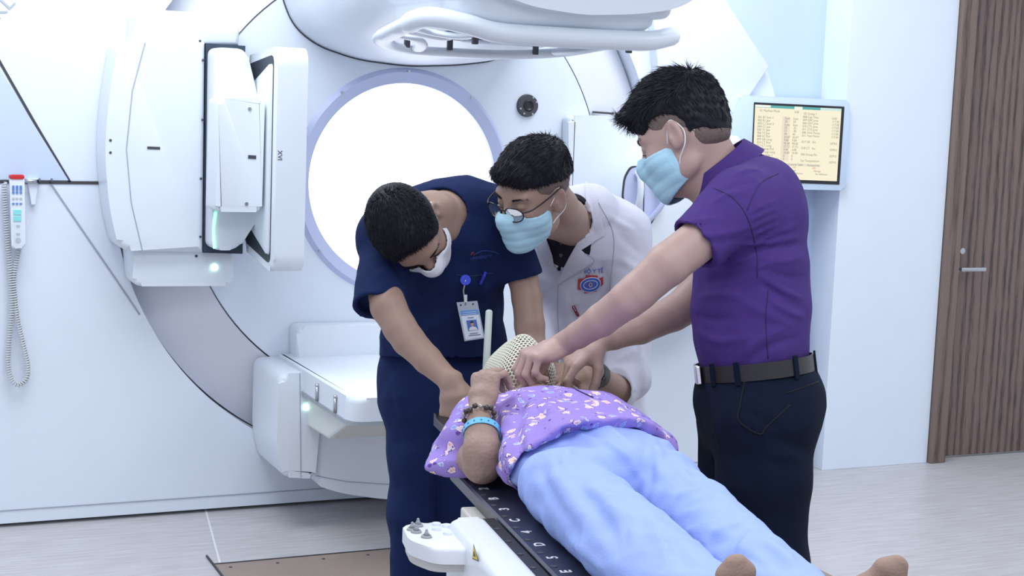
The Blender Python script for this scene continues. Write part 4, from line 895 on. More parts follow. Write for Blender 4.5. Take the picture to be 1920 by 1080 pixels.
# ================= man in navy scrubs =================
sm=thing('person',at(820,1330,4.0)*A(1,1,0),'man in dark navy scrubs and white face mask bending head down beside the couch','person')
H2=Head(at(768,427,3.62),cv(.46,-.86,.12),cv(.88,.40,.22),.97)
S=Sculpt(); H2.sculpt(S)
S.chain([(H2.g(0,-.035,-.0),.058),(at(812,400,3.69),.052),(at(838,408,3.78),.066)],k=.02)
S.rc(H2.g(0,.02,-.06),at(830,425,3.72),.036,.048,.02)
S.chain([(at(838,408,3.78),.07),(at(835,520,3.9),.08),(at(820,700,4.0),.06)],k=.02)
S.chain([(at(835,430,3.80),.07),(at(735,455,3.70),.042),(at(714,515,3.63),.042),(at(728,575,3.56),.042),(at(750,615,3.54),.039),(at(766,638,3.53),.038),(at(802,675,3.50),.033),(at(845,716,3.46),.025)],k=.008)
S.chain([(at(835,430,3.80),.07),(at(925,430,3.85),.042),(at(980,520,3.84),.038),(at(988,560,3.83),.038),(at(993,610,3.81),.038),(at(996,650,3.80),.037),(at(1000,690,3.70),.032),(at(998,716,3.60),.026)],k=.008)
tp=hand(S,at(847,716,3.455),cv(.08,-.97,.15),cv(-.50,.0,.86),-1,[(.35,.95,.8),(.40,1.0,.8),(.45,1.0,.8),(.5,1.0,.8)],th=[(.5,.7,-.4),(.8,.3,-.5),(.8,-.1,-.6)])
tq=hand(S,at(998,716,3.60),cv(-.2,-.7,.6),cv(.1,.6,.7),1,(.4,.6,.4))
body=S.mesh(.0032,'body',SKIN2,sm); nails(tp,NAIL,body)
hair(H2,HAIR,body,[((0,.070,.055),(0,.92,-.05)),((0,.052,.02),(0,1,-.3)),((0,-.03,-.050),(0,.25,-1))],top=.014,side=.007,seed=8,n=9000,L=(.008,.018),comb=(.15,.75,.1),rad=.0010,amp=.0006,stand=.22)
face_mask(H2,MWHITE,LOOP,sm,'white face mask',ymin=.040)
for sx in (-1,1): brow(H2,HAIR,body,sx,3)
eyeset(H2,body)
S=Sculpt()
S.loft([(at(846,385,3.79),.105,.075),(at(836,425,3.80),.150,.105),(at(834,490,3.86),.160,.120),(at(832,570,3.93),.150,.125),(at(830,630,3.98),.160,.125),(at(832,665,4.0),.174,.135)],RT,k=.035)
S.ell(at(872,400,3.86),(.125,.085,.09),frame(UP,RT),k=.05)
S.ell(at(760,425,3.80),(.10,.07,.08),frame(UP,RT),k=.05)
S.ec(at(730,445,3.70),at(708,580,3.575),(.070,.070),(.060,.062),RT,k=.045); S.rc(at(790,430,3.78),at(725,440,3.70),.08,.068,.05)
S.ec(at(925,408,3.84),at(980,516,3.84),(.072,.068),(.054,.055),RT,k=.045); S.rc(at(880,405,3.84),at(928,408,3.84),.085,.068,.05)
d1=nrm(at(712,575,3.57)-at(722,470,3.66)); h1_=at(706,574,3.575); S.cut(h1_,nrm(d1+RT*.05),.002,h1_+d1*.07,.11); S.hollow(h1_-d1*.015,h1_+d1*.12,.045,.047)
d2=nrm(at(985,540,3.84)-at(940,430,3.84)); h2_=at(978,524,3.84); S.cut(h2_,nrm(d2+RT*-.1),.002,h2_+d2*.06,.09); S.hollow(h2_-d2*.02,h2_+d2*.12,.043,.045)
S.rc(at(795,395,3.66),at(828,400,3.73),.062,.062,.004,'s'); S.rc(at(828,400,3.72),at(838,470,3.66),.056,.01,.004,'s')
S.cut(at(832,668,4.0),nrm(-UP),.003)
S.rc(at(832,700,4.0),at(832,655,4.0),.145,.14,.001,'s')
S.noise=addn(wav(13,.13,.0045,5,(1,1,.7)),wav(19,.05,.0012,4))
for a,b,w,m,d in (((690,420),(720,480),.010,.005,3.62),((700,520),(740,500),.010,.005,3.56),((735,470),(770,560),.014,-.008,3.68),((745,520),(800,640),.016,.007,3.8),((780,540),(850,560),.016,-.006,3.8),((860,430),(870,520),.014,-.005,3.75),((950,430),(955,520),.012,-.006,3.8),((900,520),(935,640),.018,.008,3.85),((915,480),(890,600),.014,-.006,3.8),((830,600),(760,640),.014,.006,3.86)): S.folds([a,b],w,m*1.15)
tun=S.mesh(.0045,'scrub_top',SCRUB,sm,smooth=1)
S=Sculpt()
S.loft([(at(828,640,4.02),.150,.115),(at(826,700,4.02),.165,.13),(at(820,760,4.02),.160,.12)],RT,k=.03)
S.loft([(at(778,740,4.0),.090,.11),(at(790,850,4.0),.088,.10),(at(790,960,4.0),.086,.095),(at(786,1150,4.02),.080,.09),(at(782,1320,4.05),.085,.09)],RT,k=.04)
S.loft([(at(868,740,4.02),.090,.11),(at(862,850,4.02),.088,.10),(at(860,960,4.02),.082,.095),(at(862,1150,4.05),.075,.09),(at(862,1320,4.05),.080,.09)],RT,k=.03)
S.noise=addn(wav(23,.14,.006,5,(1,1,.5)),wav(29,.06,.0015,4))
for a,b,w,m in (((735,700),(760,800),.012,.006),((740,860),(800,950),.014,.008),((745,980),(800,1040),.014,-.006),((760,820),(840,870),.014,-.006),((825,760),(828,1080),.016,-.014),((860,900),(880,1040),.012,.006)): S.folds([a,b],w,m*1.15)
trs=S.mesh(.0055,'scrub_trousers',SCRUB,sm,smooth=1)
for x in (782,862):
    p=at(x,1340,4.02); p[2]=0; fdir=nrm(-FW*A(1,1,0)); S=Sculpt(); S.rc(p+A(0,0,.045),p+fdir*.16+A(0,0,.035),.042,.035,.01); S.cut(p+A(0,0,.001),A(0,0,-1)); S.mesh(.006,'shoe',LEATH,sm)
tt=[bvh(tun)]
EMB=mat('blue_embroidery',(.025,.06,.26),.7); EMR=mat('red_embroidery',(.20,.02,.04),.7)
drape_text('chest_lettering','VIETDUC',8,905,483,.12,tt,EMB,tun,.0015) if False else None
drape_text('chest_lettering','UNIVERSITY',7.5,902,482,.14,tt,EMB,tun,.0015)
drape_line('chest_emblem',[(883,478),(886,473),(889,478)],tt,EMR,tun,.0018); drape_line('chest_emblem_arc',[(890,477),(905,470),(925,472),(935,476)],tt,EMB,tun,.0011)
drape_line('pocket_edge',[(855,515),(880,518),(925,512)],tt,mat('navy_thread_light',(.02,.03,.09),.8),tun,.0012)
# badge with reel and clip, pen
bd=thing('id_badge',drape(tt,880,590,.01),'white identity card in a clear holder hanging from a blue reel on the navy scrubs','badge')
rc=drape(tt,872,524,.006); nn=nrm(-FW+UP*.1); bm=bmesh.new(); cyl(bm,rc,rc+nn*.010,.013,n=28); bobj('badge_reel',bm,mat('blue_reel',(.02,.05,.62),.35),bd,auto=40)
lc=at(883,606,0); dd=((drape(tt,872,560,.02))-CAM)@FW-.012
def bq(x,y,o=0): return at(x,y,dd-o)
tube('badge_clip',[rc+nn*.012,bq(869,545),bq(871,560),bq(873,572)],.0022,STEEL,bd,6)
bm=bmesh.new(); bx(bm,bq(873,560),(.008,.004,.020),np.array([RT,-FW,UP]).T,.001); bobj('clip',bm,mat('clear_plastic_clip',(.6,.63,.7),.2),bd)
def bquad(name,pts,o,mt,parent): 
    v=[bq(x,y,o) for x,y in pts]; v2=[bq(x,y,o-.0012) for x,y in pts]; n=len(pts)
    return pydata(name,v+v2,[tuple(range(n))[::-1],tuple(range(n,2*n))]+[(i,(i+1)%n,(i+1)%n+n,i+n) for i in range(n)],mt,parent,False)
hold=bquad('card_holder',[(856,567),(895,564),(909,634),(871,640)],0,mat('grey_clear_holder',(.40,.44,.52),.25),bd)
card=bquad('card',[(863,583),(896,580),(906,632),(873,637)],.001,mat('card_white',(.68,.74,.86),.5),bd)
bquad('card_header',[(863,583),(896,580),(898,589),(865,592)],.002,mat('card_blue',(.12,.30,.68),.5),card)
ph=bquad('portrait',[(874,601),(893,599),(897,618),(878,621)],.002,mat('photo_blue',(.08,.15,.48),.5),card)
bquad('portrait_shirt',[(879,620),(881,614),(886,612),(892,613),(896,618)],.0024,mat('photo_white',(.7,.7,.74),.5),card)
bm=bmesh.new(); sph(bm,bq(885.5,608,.0024),(.0042,.0009,.0056),np.array([RT,-FW,UP]).T,14,8); bobj('portrait_face',bm,mat('photo_skin',(.50,.32,.26),.5),card,True)
bm=bmesh.new(); sph(bm,bq(885,604,.0026),(.0044,.0009,.003),np.array([RT,-FW,UP]).T,14,8); bobj('portrait_hair',bm,BLACK,card,True)
for (x0,y0,x1,y1) in ((868,586.5,893,584.2),(867,590,894,588),(877,596,888,595),(881,625.5,896,624),(879,629,901,627)): tube('card_line',[bq(x0,y0,.0026),bq(x1,y1,.0026)],.0007,mat('card_print',(.7,.8,.95) if y0<592 else (.12,.14,.22),.5),card,5)
for x,y in ((864,572),(887,570)): bm=bmesh.new(); cyl(bm,bq(x,y,.0003),bq(x,y,.0016),.0022,n=12); bobj('holder_hole',bm,BLACK,hold)
pn=thing('pen',drape(tt,903,520,.006),'blue pen clipped in the chest pocket of the navy scrubs','pen')
PB=mat('pen_blue',(.03,.04,.50),.35)
q0=drape(tt,907,511,.007);q1=drape(tt,899,532,.004); tube('barrel',[q0,q1],.0042,PB,pn,10); tube('clip',[q0+nn*.006,q0*.4+q1*.6+nn*.007],.0016,PB,pn,8); bm=bmesh.new(); cyl(bm,q0+nn*.001,q0+(q0-q1)*.12,.0052,n=14); bobj('cap',bm,PB,pn)
# ================= man in the white coat =================
cm=thing('person',at(1105,1260,4.3)*A(1,1,0),'man in white coat and black-framed glasses leaning over the patient, pale blue face mask','person')
H3=Head(at(1002,364,3.70),cv(-.66,-.46,.58),cv(.70,-.25,.66),.98)
S=Sculpt(); H3.sculpt(S)
S.chain([(H3.g(0,-.035,-.01),.060),(at(1046,388,3.79),.050),(at(1064,408,3.90),.050),(at(1085,440,4.02),.060)],k=.012)
S.rc(H3.g(0,.02,-.065),at(1060,428,3.91),.034,.038,.02)
S.chain([(at(1092,440,4.0),.07),(at(1100,520,4.15),.09),(at(1105,800,4.3),.09)],k=.03)
S.chain([(at(1095,440,4.12),.07),(at(1165,440,4.05),.05),(at(1185,580,3.98),.045),(at(1172,715,3.90),.042),(at(1158,735,3.86),.040),(at(1128,712,3.76),.030),(at(1110,694,3.68),.026)],k=.01)
S.chain([(at(1095,440,4.12),.07),(at(1020,455,4.15),.05),(at(1005,590,4.15),.045),(at(1020,680,4.0),.038),(at(1030,716,3.8),.027)],k=.03)
hand(S,at(1108,692,3.675),cv(-.75,-.1,.4),cv(0,.8,.6),-1,(.4,.6,.4)); hand(S,at(1030,716,3.8),cv(-.1,-.3,.9),cv(.3,.8,.3),1,(.4,.5,.3))
body=S.mesh(.0033,'body',SKIN2,cm)
hair(H3,STUB,body,[((0,.060,.055),(0,.9,.3)),((0,.048,.02),(0,1,-.05)),((0,-.03,-.058),(0,.2,-1))],top=.003,side=.0016,seed=4,n=10,amp=.0006,fringe=[((0,-.045,-.025),(.055,.048,.038))]).name='cropped_sides'
hair(H3,HAIR,body,[((0,.082,.045),(0,.95,-.30)),((0,0,.045),(0,.20,-1))],top=.020,side=.004,seed=15,n=5500,L=(.014,.030),comb=(0,.85,.02),fringe=[((0,.072,.085),(.058,.030,.030)),((0,-.05,.09),(.062,.06,.04)),((0,-.08,.05),(.058,.034,.045))],rad=.0011,amp=.0014,stand=.14,cuts=[((sx*.095,.035,-.01),(.045,.095,.062)) for sx in (-1,1)]+[((0,.13,.0),(.12,.065,.055))])
face_mask(H3,MBLUE,LOOP,cm,'pale blue face mask below glasses')
for sx in (-1,1): brow(H3,HAIR,body,sx,3)
eyeset(H3,body)
# glasses
gl=thing('eyeglasses',H3.g(0,.11,.01),'black-framed glasses worn by the man in the white coat','glasses')
FRM=mat('black_frame',(.01,.01,.012),.25); LENS=mat('clear_lens',(.55,.62,.66),.05,trans=.92)
for sx in (-1,1):
    P=[H3.g(sx*.033+.027*math.cos(t)*(1 if abs(math.cos(t))<.8 else .97),.116-.010*abs(math.cos(t)) if sx*math.cos(t)>0 else .116,.004+.019*math.sin(t)) for t in np.linspace(0,2*math.pi,33)[:-1]]
    tube('rim',P,.0017,FRM,gl,8,closed=True)
    c=np.mean(P,0); pydata('lens',P+[c],[(i,(i+1)%32,32) for i in range(32)],LENS,gl)
    tube('temple',[H3.g(*p) for p in spline([(sx*.059,.108,.012),(sx*.074,.085,.014),(sx*.081,.03,.022),(sx*.083,-.012,.030),(sx*.080,-.03,.020)],6)],.0019,FRM,gl,8)
tube('bridge',[H3.g(-.007,.116,.010),H3.g(0,.119,.013),H3.g(.007,.116,.010)],.0018,FRM,gl,8)
# dark undershirt and coat
S=Sculpt(); S.loft([(at(1074,405,3.95),.066,.066),(at(1082,440,4.02),.105,.090),(at(1078,480,4.09),.08,.080)],RT,k=.03)
S.rc(at(1052,390,3.82),at(1068,412,3.92),.053,.055,.004,'s'); S.rc(at(1050,420,3.96),at(1060,450,3.95),.03,.012,.006,'s'); us=S.mesh(.005,'dark_shirt',DARKSH,cm)
for x,y in ((1053,455),(1052,478)):
    q=drape([bvh(us)],x,y,.002)
    if q is not None: bm=bmesh.new(); cyl(bm,q,q-FW*.002,.005,n=14); bobj('button',bm,DARKGREY,us)
S=Sculpt()
S.loft([(at(1092,395,3.98),.095,.080),(at(1098,432,4.04),.148,.110),(at(1104,510,4.13),.155,.118),(at(1102,600,4.20),.150,.122),(at(1104,700,4.26),.155,.13),(at(1106,800,4.3),.17,.14),(at(1106,1000,4.32),.19,.15)],RT,k=.03)
S.rc(at(1110,425,4.12),at(1165,442,4.05),.085,.070,.05)
S.ec(at(1166,438,4.05),at(1188,570,3.99),(.070,.072),(.062,.062),RT,k=.04); S.ec(at(1188,570,3.99),at(1175,712,3.91),(.062,.062),(.060,.060),RT,k=.03); S.ec(at(1175,712,3.91),at(1150,740,3.83),(.058,.058),(.054,.054),RT,k=.03)
S.ec(at(1022,450,4.14),at(1004,590,4.14),(.062,.064),(.055,.055),RT,k=.04); S.ec(at(1004,590,4.14),at(1022,690,3.98),(.055,.055),(.045,.045),RT,k=.03)
S.rc(at(1044,384,3.81),at(1068,410,3.92),.056,.054,.006,'s')
d3=nrm(at(1128,712,3.76)-at(1160,737,3.86)); h3=at(1150,735,3.83); S.cut(h3,d3,.003,h3+d3*.06,.085); S.hollow(h3-d3*.02,h3+d3*.1,.044,.046)
# V opening
V0=at(1050,512,4.0)
for t in np.linspace(0,1,7):
    y=400+t*105; xc=1070-22*t; wd=.040*(1-t)+.004; S.rc(at(xc,y,3.88),at(xc,y,4.03),wd,wd,.004,'s')
S.noise=addn(wav(33,.12,.0045,5,(1,1,.7)),wav(39,.05,.0012,4))
for a,b,w,m,d in (((1130,400),(1200,440),.010,.005,4.0),((1150,430),(1205,480),.010,-.005,3.98),((1160,480),(1210,520),.010,.006,3.94),((1150,560),(1205,540),.012,.006,3.93),((1165,600),(1205,640),.012,-.006,3.92),((1150,680),(1200,650),.012,.006,3.88),((1060,540),(1075,640),.012,.007,4.02),((1100,560),(1085,660),.014,-.007,4.05),((1128,490),(1140,600),.014,-.010,4.02),((1200,620),(1212,760),.012,.006,4.2),((1080,520),(1060,700),.012,.004,4.05)): S.folds([a,b],w,m*1.15)
ct=S.mesh(.0045,'white_coat',COAT,cm,smooth=1); tc_=[bvh(ct)]; tcb=[bvh(ct),bvh(us)]
drape_poly('lapel',[(1098,345),(1118,372),(1132,440),(1088,468),(1112,489),(1048,532),(1058,500),(1085,450),(1098,400)],tcb,COAT,ct,.006,.003,3)
drape_poly('lapel',[(1004,445),(1024,440),(1038,480),(1046,530),(1032,505),(1012,470)],tcb,COAT,ct,.006,.003,3)
CS=mat('coat_thread',(.42,.44,.55),.8)
drape_line('coat_front_edge',[(1046,532),(1046,600),(1052,700)],tc_,CS,ct,.0015); drape_line('armhole_seam',[(1122,380),(1150,440),(1146,520),(1140,570)],tc_,CS,ct,.0012)
drape_line('lapel_edge',[(1088,468),(1112,489),(1048,532)],tc_,CS,ct,.0011,.009)
# emblem on the pocket: red cross behind a blue oval, two words above
CRD=mat('emblem_red',(.45,.04,.06),.7); CBL=mat('emblem_blue',(.05,.13,.50),.7); CWH=mat('emblem_white',(.75,.78,.88),.7)
drape_poly('emblem_cross',[(1098,515),(1120,516),(1120,522),(1128,520),(1131,518),(1131,533),(1126,535),(1119,542),(1118,545),(1096,549),(1095,543),(1083,542),(1084,523),(1098,521)],tc_,CRD,ct,.0035,.001,3)
ov=[(1107+18*math.cos(t)*math.cos(.1),532-12.5*math.sin(t)-2*math.cos(t)) for t in np.linspace(0,2*math.pi,29)[:-1]]
drape_poly('emblem_oval',[(1107+(x-1107)*1.07,532+(y-532)*1.1) for x,y in ov],tc_,CWH,ct,.0044,.001,3); drape_poly('emblem_oval_blue',ov,tc_,CBL,ct,.0052,.001,3)
for rx,ry,mm in ((12.5,8,CWH),(4.5,4,CRD)):
    drape_line('emblem_ring',[(1107+rx*math.cos(t),532-ry*math.sin(t)-.1*rx*math.cos(t)) for t in np.linspace(0,2*math.pi,17)],tc_,mm,ct,.0009,.0062,3,5)
drape_line('emblem_mark',[(1104,532),(1107,528),(1110,532),(1107,536),(1104,532)],tc_,CWH,ct,.0009,.0064,3,5)
drape_text('coat_lettering','BỘ Y TẾ',10,1113,507,.03,tc_,CBL,ct,.0045)
rp_=thing('pen',drape(tc_,1080,580,.006),'dark red pen in the breast pocket of the white coat','pen')
q0=drape(tc_,1075,572,.007);q1=drape(tc_,1083,590,.005); tube('barrel',[q0,q1],.0045,mat('dark_red_pen',(.22,.01,.02),.3),rp_,10); tube('clip',[q0-FW*.006,(q0+q1)/2-FW*.007],.0014,STEEL,rp_,6)
S=Sculpt(); S.loft([(at(1106,980,4.32),.14,.12),(at(1106,1100,4.32),.14,.12)],RT,k=.03); S.loft([(at(1070,1040,4.32),.08,.09),(at(1070,1250,4.34),.07,.08)],RT,k=.03); S.loft([(at(1145,1040,4.32),.08,.09),(at(1145,1250,4.34),.07,.08)],RT,k=.03); S.mesh(.008,'dark_trousers',NAVYT,cm)
for x in (1070,1145):
    p=at(x,1262,4.32); p[2]=0; fdir=nrm(-FW*A(1,1,0)); S=Sculpt(); S.rc(p+A(0,0,.045),p+fdir*.15+A(0,0,.035),.042,.035,.01); S.cut(p+A(0,0,.001),A(0,0,-1)); S.mesh(.006,'shoe',LEATH,cm)
S=Sculpt(); a=at(1122,706,3.735); b=at(1112,697,3.695); S.rc(a-(a-b)*.1,b,.033,.031,.002); S.rc(a+(a-b),b-(a-b),.0275,.0275,.001,'s'); S.cut(a,a-b,.001); S.cut(b,b-a,.001); ww=S.mesh(.003,'wrist_watch',LEATH,cm)
# ================= patient on the couch =================
Z=A(0,0,1)
pt=thing('person',T(.3,0,0),'patient lying face up on the couch in purple floral shirt and pale blue trousers','person')
H4=Head(T(-.355,.045,.086),nrm(Z+UT*.05),WT,.88)
S=Sculpt(); H4.sculpt(S)
S.chain([(H4.g(0,-.02,-.02),.055),(T(-.22,.04,.075),.048),(T(-.15,.035,.08),.055)],k=.02)
S.chain([(T(-.12,.03,.07),.05),(T(.1,.01,.065),.05),(T(.4,0,.06),.045)],k=.02)
el=at(905,868,2.87)
S.chain([(T(-.06,-.08,.06),.040),(T(-.04,-.13,.060),.028),(T(.08,-.175,.045),.026),(T(.14,-.185,.045),.030),(el+A(0,0,.003),.036),(at(904,845,2.86),.036),(at(902,815,2.88),.030),(at(898,786,2.91),.0215),(at(900,766,2.94),.0205)],k=.01)
S.ell(el+A(0,0,-.006)-FW*.004,(.034,.030,.032),k=.015)
tp=hand(S,at(901,765,2.945),cv(.12,.84,-.42),cv(-.60,.42,.68),-1,[(1.1,1.0,.6),(1.05,.95,.6),(1.0,.9,.5),(1.0,.9,.5)],sc=.84,th=[(.5,.6,-.5),(.8,.2,-.6),(.7,-.1,-.7)])
S.chain([(T(-.06,.12,.07),.045),(T(-.05,.17,.07),.032),(T(.08,.185,.05),.030),(T(.11,.18,.045),.030),(T(.0,.17,.085),.026),(T(-.09,.14,.095),.020)],k=.01)
hand(S,T(-.09,.14,.095),nrm(-UT*.8-WT*.4+Z*.1),nrm(Z-UT*.2),1,(.5,.7,.4),sc=.86)
for l,l2 in ((-.08,-.06),(.10,.06)):
    S.chain([(T(.35,l*.5,.055),.045),(T(.45,l,.052),.045),(T(.75,(l+l2)/2,.052),.036),(T(1.0,l2,.045),.030)],k=.02)
body=S.mesh(.0032,'body',SKINP,pt); nails(tp,NAIL,body)
hair(H4,mat('grey_hair',(.10,.095,.10),.5,var=.3,vscale=60),body,[((0,.070,.055),(0,.92,-.15)),((0,.04,.02),(0,1,-.3)),((0,-.03,-.06),(0,.2,-1))],top=.012,side=.006,seed=8,n=600,amp=.0016)
SOCK=mat('tan_sock',(.36,.245,.195),.85,bump=.3,bscale=300,var=.06)
for l,a_,b_ in ((-.06,T(1.10,-.058,.034),T(1.122,-.074,.122)),(.07,T(1.11,.090,.034),T(1.135,.150,.116))):
    S=Sculpt(); h=a_; S.chain([(T(.96,l,.045),.034),(h,.031)],k=.01)
    d=nrm(b_-a_); e=b_; m=a_*.45+b_*.55; sd=WT
    S.ec(h,m,(.028,.032),(.028,.024),sd,k=.02); S.ec(m,e,(.028,.024),(.025,.015),sd,k=.02); S.ec(e,e+d*.018,(.025,.014),(.015,.010),sd,k=.015)
    S.mesh(.004,'sock',SOCK,pt)
# bracelet and wristband
WB=at(899,781,2.913); ax=nrm(at(902,810,2.88)-at(898,760,2.93)); R=frame(ax,RT)
BEAD=mat('brown_beads',(.05,.032,.025),.25,coat=.4); BEAD2=mat('silver_beads',(.42,.40,.38),.3,metal=.6)
br=tube('bead_bracelet',[WB+R[:,0]*.030*math.cos(t)+R[:,1]*.030*math.sin(t) for t in np.linspace(0,2*math.pi,25)[:-1]],.001,LEATH,pt,5,True)
for i in range(17):
    t=2*math.pi*i/17; bm=bmesh.new(); sph(bm,WB+R[:,0]*.030*math.cos(t)+R[:,1]*.030*math.sin(t)+ax*.003*math.sin(i*2.3),.0058 if i%4 else .0048,None,12,8); bobj('bead',bm,BEAD if i%4 else BEAD2,br,True)
W2=at(903,810,2.885); ax2=nrm(ax-RT*.08); bd2=band('wristband',W2,frame(ax2,RT)[:,0],frame(ax2,RT)[:,1],.0345,.0345,ax2,.014,.0010,mat('sky_blue_band',(.16,.52,.80),.4),pt)
for i in range(16):
    t=2*math.pi*i/16; p=W2+frame(ax2,RT)[:,0]*.0357*math.cos(t)+frame(ax2,RT)[:,1]*.0357*math.sin(t); bm=bmesh.new(); sph(bm,p,.0018,None,8,6); bobj('band_hole',bm,mat('band_dark',(.05,.2,.4),.5) if i==0 else bpy.data.materials['band_dark'],bd2)
# shirt with a small flower print
FL=mat('floral_cotton',(.36,.26,.68),.75,spec=.12,bump=.25,bscale=300); nt=FL.node_tree; b=nt.nodes['Principled BSDF']
def N(t,**k):
    n=nt.nodes.new(t)
    for a,v in k.items(): setattr(n,a,v)
    return n
tc=N('ShaderNodeTexCoord'); base=b.inputs['Base Color'].links[0].from_socket
def vor(scale,off=(0,0,0),feat='F1'):
    mp=N('ShaderNodeMapping'); mp.inputs['Location'].default_value=off; v=N('ShaderNodeTexVoronoi'); v.feature=feat; v.inputs['Scale'].default_value=scale; v.inputs['Randomness'].default_value=.8
    nt.links.new(tc.outputs['Object'],mp.inputs['Vector']); nt.links.new(mp.outputs['Vector'],v.inputs['Vector']); return v
def step(sock,lo,hi):
    m=N('ShaderNodeMapRange'); m.inputs['From Min'].default_value=lo; m.inputs['From Max'].default_value=hi; m.inputs['To Min'].default_value=1; m.inputs['To Max'].default_value=0; nt.links.new(sock,m.inputs['Value']); return m.outputs[0]
def mixc(prev,fac,col):
    m=N('ShaderNodeMix',data_type='RGBA'); nt.links.new(fac,m.inputs['Factor']); nt.links.new(prev,m.inputs['A']); m.inputs['B'].default_value=(*col,1); return m.outputs['Result']
nz=N('ShaderNodeTexNoise'); nz.inputs['Scale'].default_value=110; nz.inputs['Detail'].default_value=1; nt.links.new(tc.outputs['Object'],nz.inputs['Vector'])
def wob(v,amt):
    a=N('ShaderNodeMath',operation='MULTIPLY_ADD'); nt.links.new(nz.outputs['Fac'],a.inputs[0]); a.inputs[1].default_value=amt; nt.links.new(v.outputs['Distance'],a.inputs[2]); return a.outputs[0]
v1=vor(33); w1=wob(v1,.55); v2=vor(40,(3.1,1.7,.4)); w2=wob(v2,.4)
c=mixc(base,step(w2,.36,.40),(.16,.08,.36))
c=mixc(c,step(w1,.575,.60),(.12,.07,.26)); c=mixc(c,step(w1,.545,.565),(.86,.70,.78)); c=mixc(c,step(w1,.42,.44),(.85,.42,.34)); c=mixc(c,step(w1,.36,.38),(.95,.82,.62))
v3=vor(33,(7.1,2.7,5.4)); w3=wob(v3,.5); c=mixc(c,step(w3,.455,.475),(.62,.62,.86)); c=mixc(c,step(w3,.40,.42),(.28,.40,.72))
nt.links.new(c,b.inputs['Base Color'])
S=Sculpt()
S.loft([(T(-.14,.035,.072),.10,.042),(T(-.08,.03,.072),.155,.066),(T(.04,.025,.072),.170,.082),(T(.18,.015,.072),.172,.082),(T(.30,.01,.074),.178,.083),(T(.46,.01,.074),.190,.084)],WT,k=.03)
S.ec(T(-.07,-.12,.072),T(.07,-.185,.056),(.060,.062),(.056,.050),WT,k=.03,cap=.6)
S.ec(T(.00,-.185,.034),T(.125,-.215,.022),(.050,.034),(.065,.020),WT,k=.02,cap=.4)
S.ec(T(-.06,.14,.070),T(.14,.19,.050),(.060,.064),(.055,.048),WT,k=.03)
S.rc(at(905,845,2.87),at(903,775,2.93),.040,.030,.006,'s')
q0,q1,q2=T(.315,-.17,.02),T(.345,-.03,.15),T(.215,.21,.08); nn=np.cross(q1-q0,q2-q0); nn=nrm(nn if nn@UT>0 else -nn)
S.ell(T(.33,-.05,.140),(.055,.050,.026),np.array([UT,WT,Z]).T,k=.03)
S.cut(q1,nn,.003)
S.ell(T(.375,-.045,.142),(.055,.036,.016),np.array([UT,WT,Z]).T,k=.004,op='s')
S.ec(T(.20,.005,.068),T(.60,.01,.070),(.168,.070),(.176,.074),WT,k=.001,op='s',cap=.12)
S.rc(T(-.24,.04,.08),T(-.145,.035,.08),.052,.055,.004,'s')
S.cut(T(0,0,.002),-Z,.002)
S.noise=addn(wav(43,.10,.0035,5),wav(49,.05,.0010,4))
for a,b_,w,m in ((T(.0,-.12,.13),T(.28,-.12,.12),.014,.009),(T(.08,-.15,.09),T(.24,-.14,.09),.012,-.006),(T(.1,-.06,.15),T(.35,-.05,.155),.016,.016),(T(.12,-.165,.05),T(.30,-.165,.04),.012,.012),(T(.2,.10,.13),T(.28,.13,.12),.016,.010),(T(-.02,-.03,.145),T(.1,-.1,.145),.016,.008),(T(-.02,.12,.13),T(.12,.12,.13),.016,.010),(T(.0,.03,.15),T(.2,.06,.15),.014,.007)): S.crease(a,b_,w,m)
for L_,w,m in (([(985,740),(970,790),(975,850)],.008,-.008),([(1000,745),(990,800),(1000,850)],.009,.009),([(945,800),(950,850),(965,900)],.008,.009),([(960,790),(975,840),(985,890)],.007,-.008),([(1010,800),(1000,850),(990,890)],.007,.008),([(1060,720),(1040,750),(1030,790)],.009,.007),([(940,745),(930,780),(935,830)],.009,-.007),([(1100,725),(1150,750),(1200,775)],.009,.008),([(1080,740),(1130,765),(1180,780)],.008,-.007)): S.folds(L_,w,m)
shp=S.mesh(.0042,'floral_shirt',FL,pt,smooth=1); tps=[bvh(shp)]
drape_line('shirt_opening',[(1038,712),(1062,722),(1090,736),(1112,746)],tps,mat('deep_purple_edge',(.03,.015,.10),.8),shp,.0022,.0)
# pale blue trousers
PB_=mat('pale_blue_cotton',(.36,.47,.88),.8,spec=.12,var=.05,vscale=25,bump=.25,bscale=300)
S=Sculpt()
S.loft([(T(.15,0,.068),.150,.060),(T(.30,.005,.070),.160,.066),(T(.42,.01,.066),.170,.066)],WT,k=.04)
S.loft([(T(.40,-.088,.060),.082,.070),(T(.58,-.094,.062),.082,.070),(T(.78,-.094,.058),.080,.066),(T(.92,-.088,.055),.078,.062),(T(1.15,-.078,.048),.072,.050)],WT,k=.012)
S.loft([(T(.40,.100,.056),.074,.060),(T(.58,.094,.054),.070,.058),(T(.78,.078,.050),.068,.054),(T(.92,.068,.048),.066,.052),(T(1.15,.070,.044),.062,.042)],WT,k=.010)
S.cut(T(0,0,.002),-Z,.003)
for l in (-.07,.05): S.ec(T(1.08,l,.048),T(1.3,l,.048),(.062,.036),(.062,.036),WT,k=.001,op='s',cap=.15)
S.cut(T(1.11,0,.05),UT,.002)
S.noise=addn(wav(53,.12,.0060,5,(1,1,1)),wav(59,.05,.0030,5))
S.crease(T(.46,.012,.11),T(1.15,-.003,.08),.012,-.020)
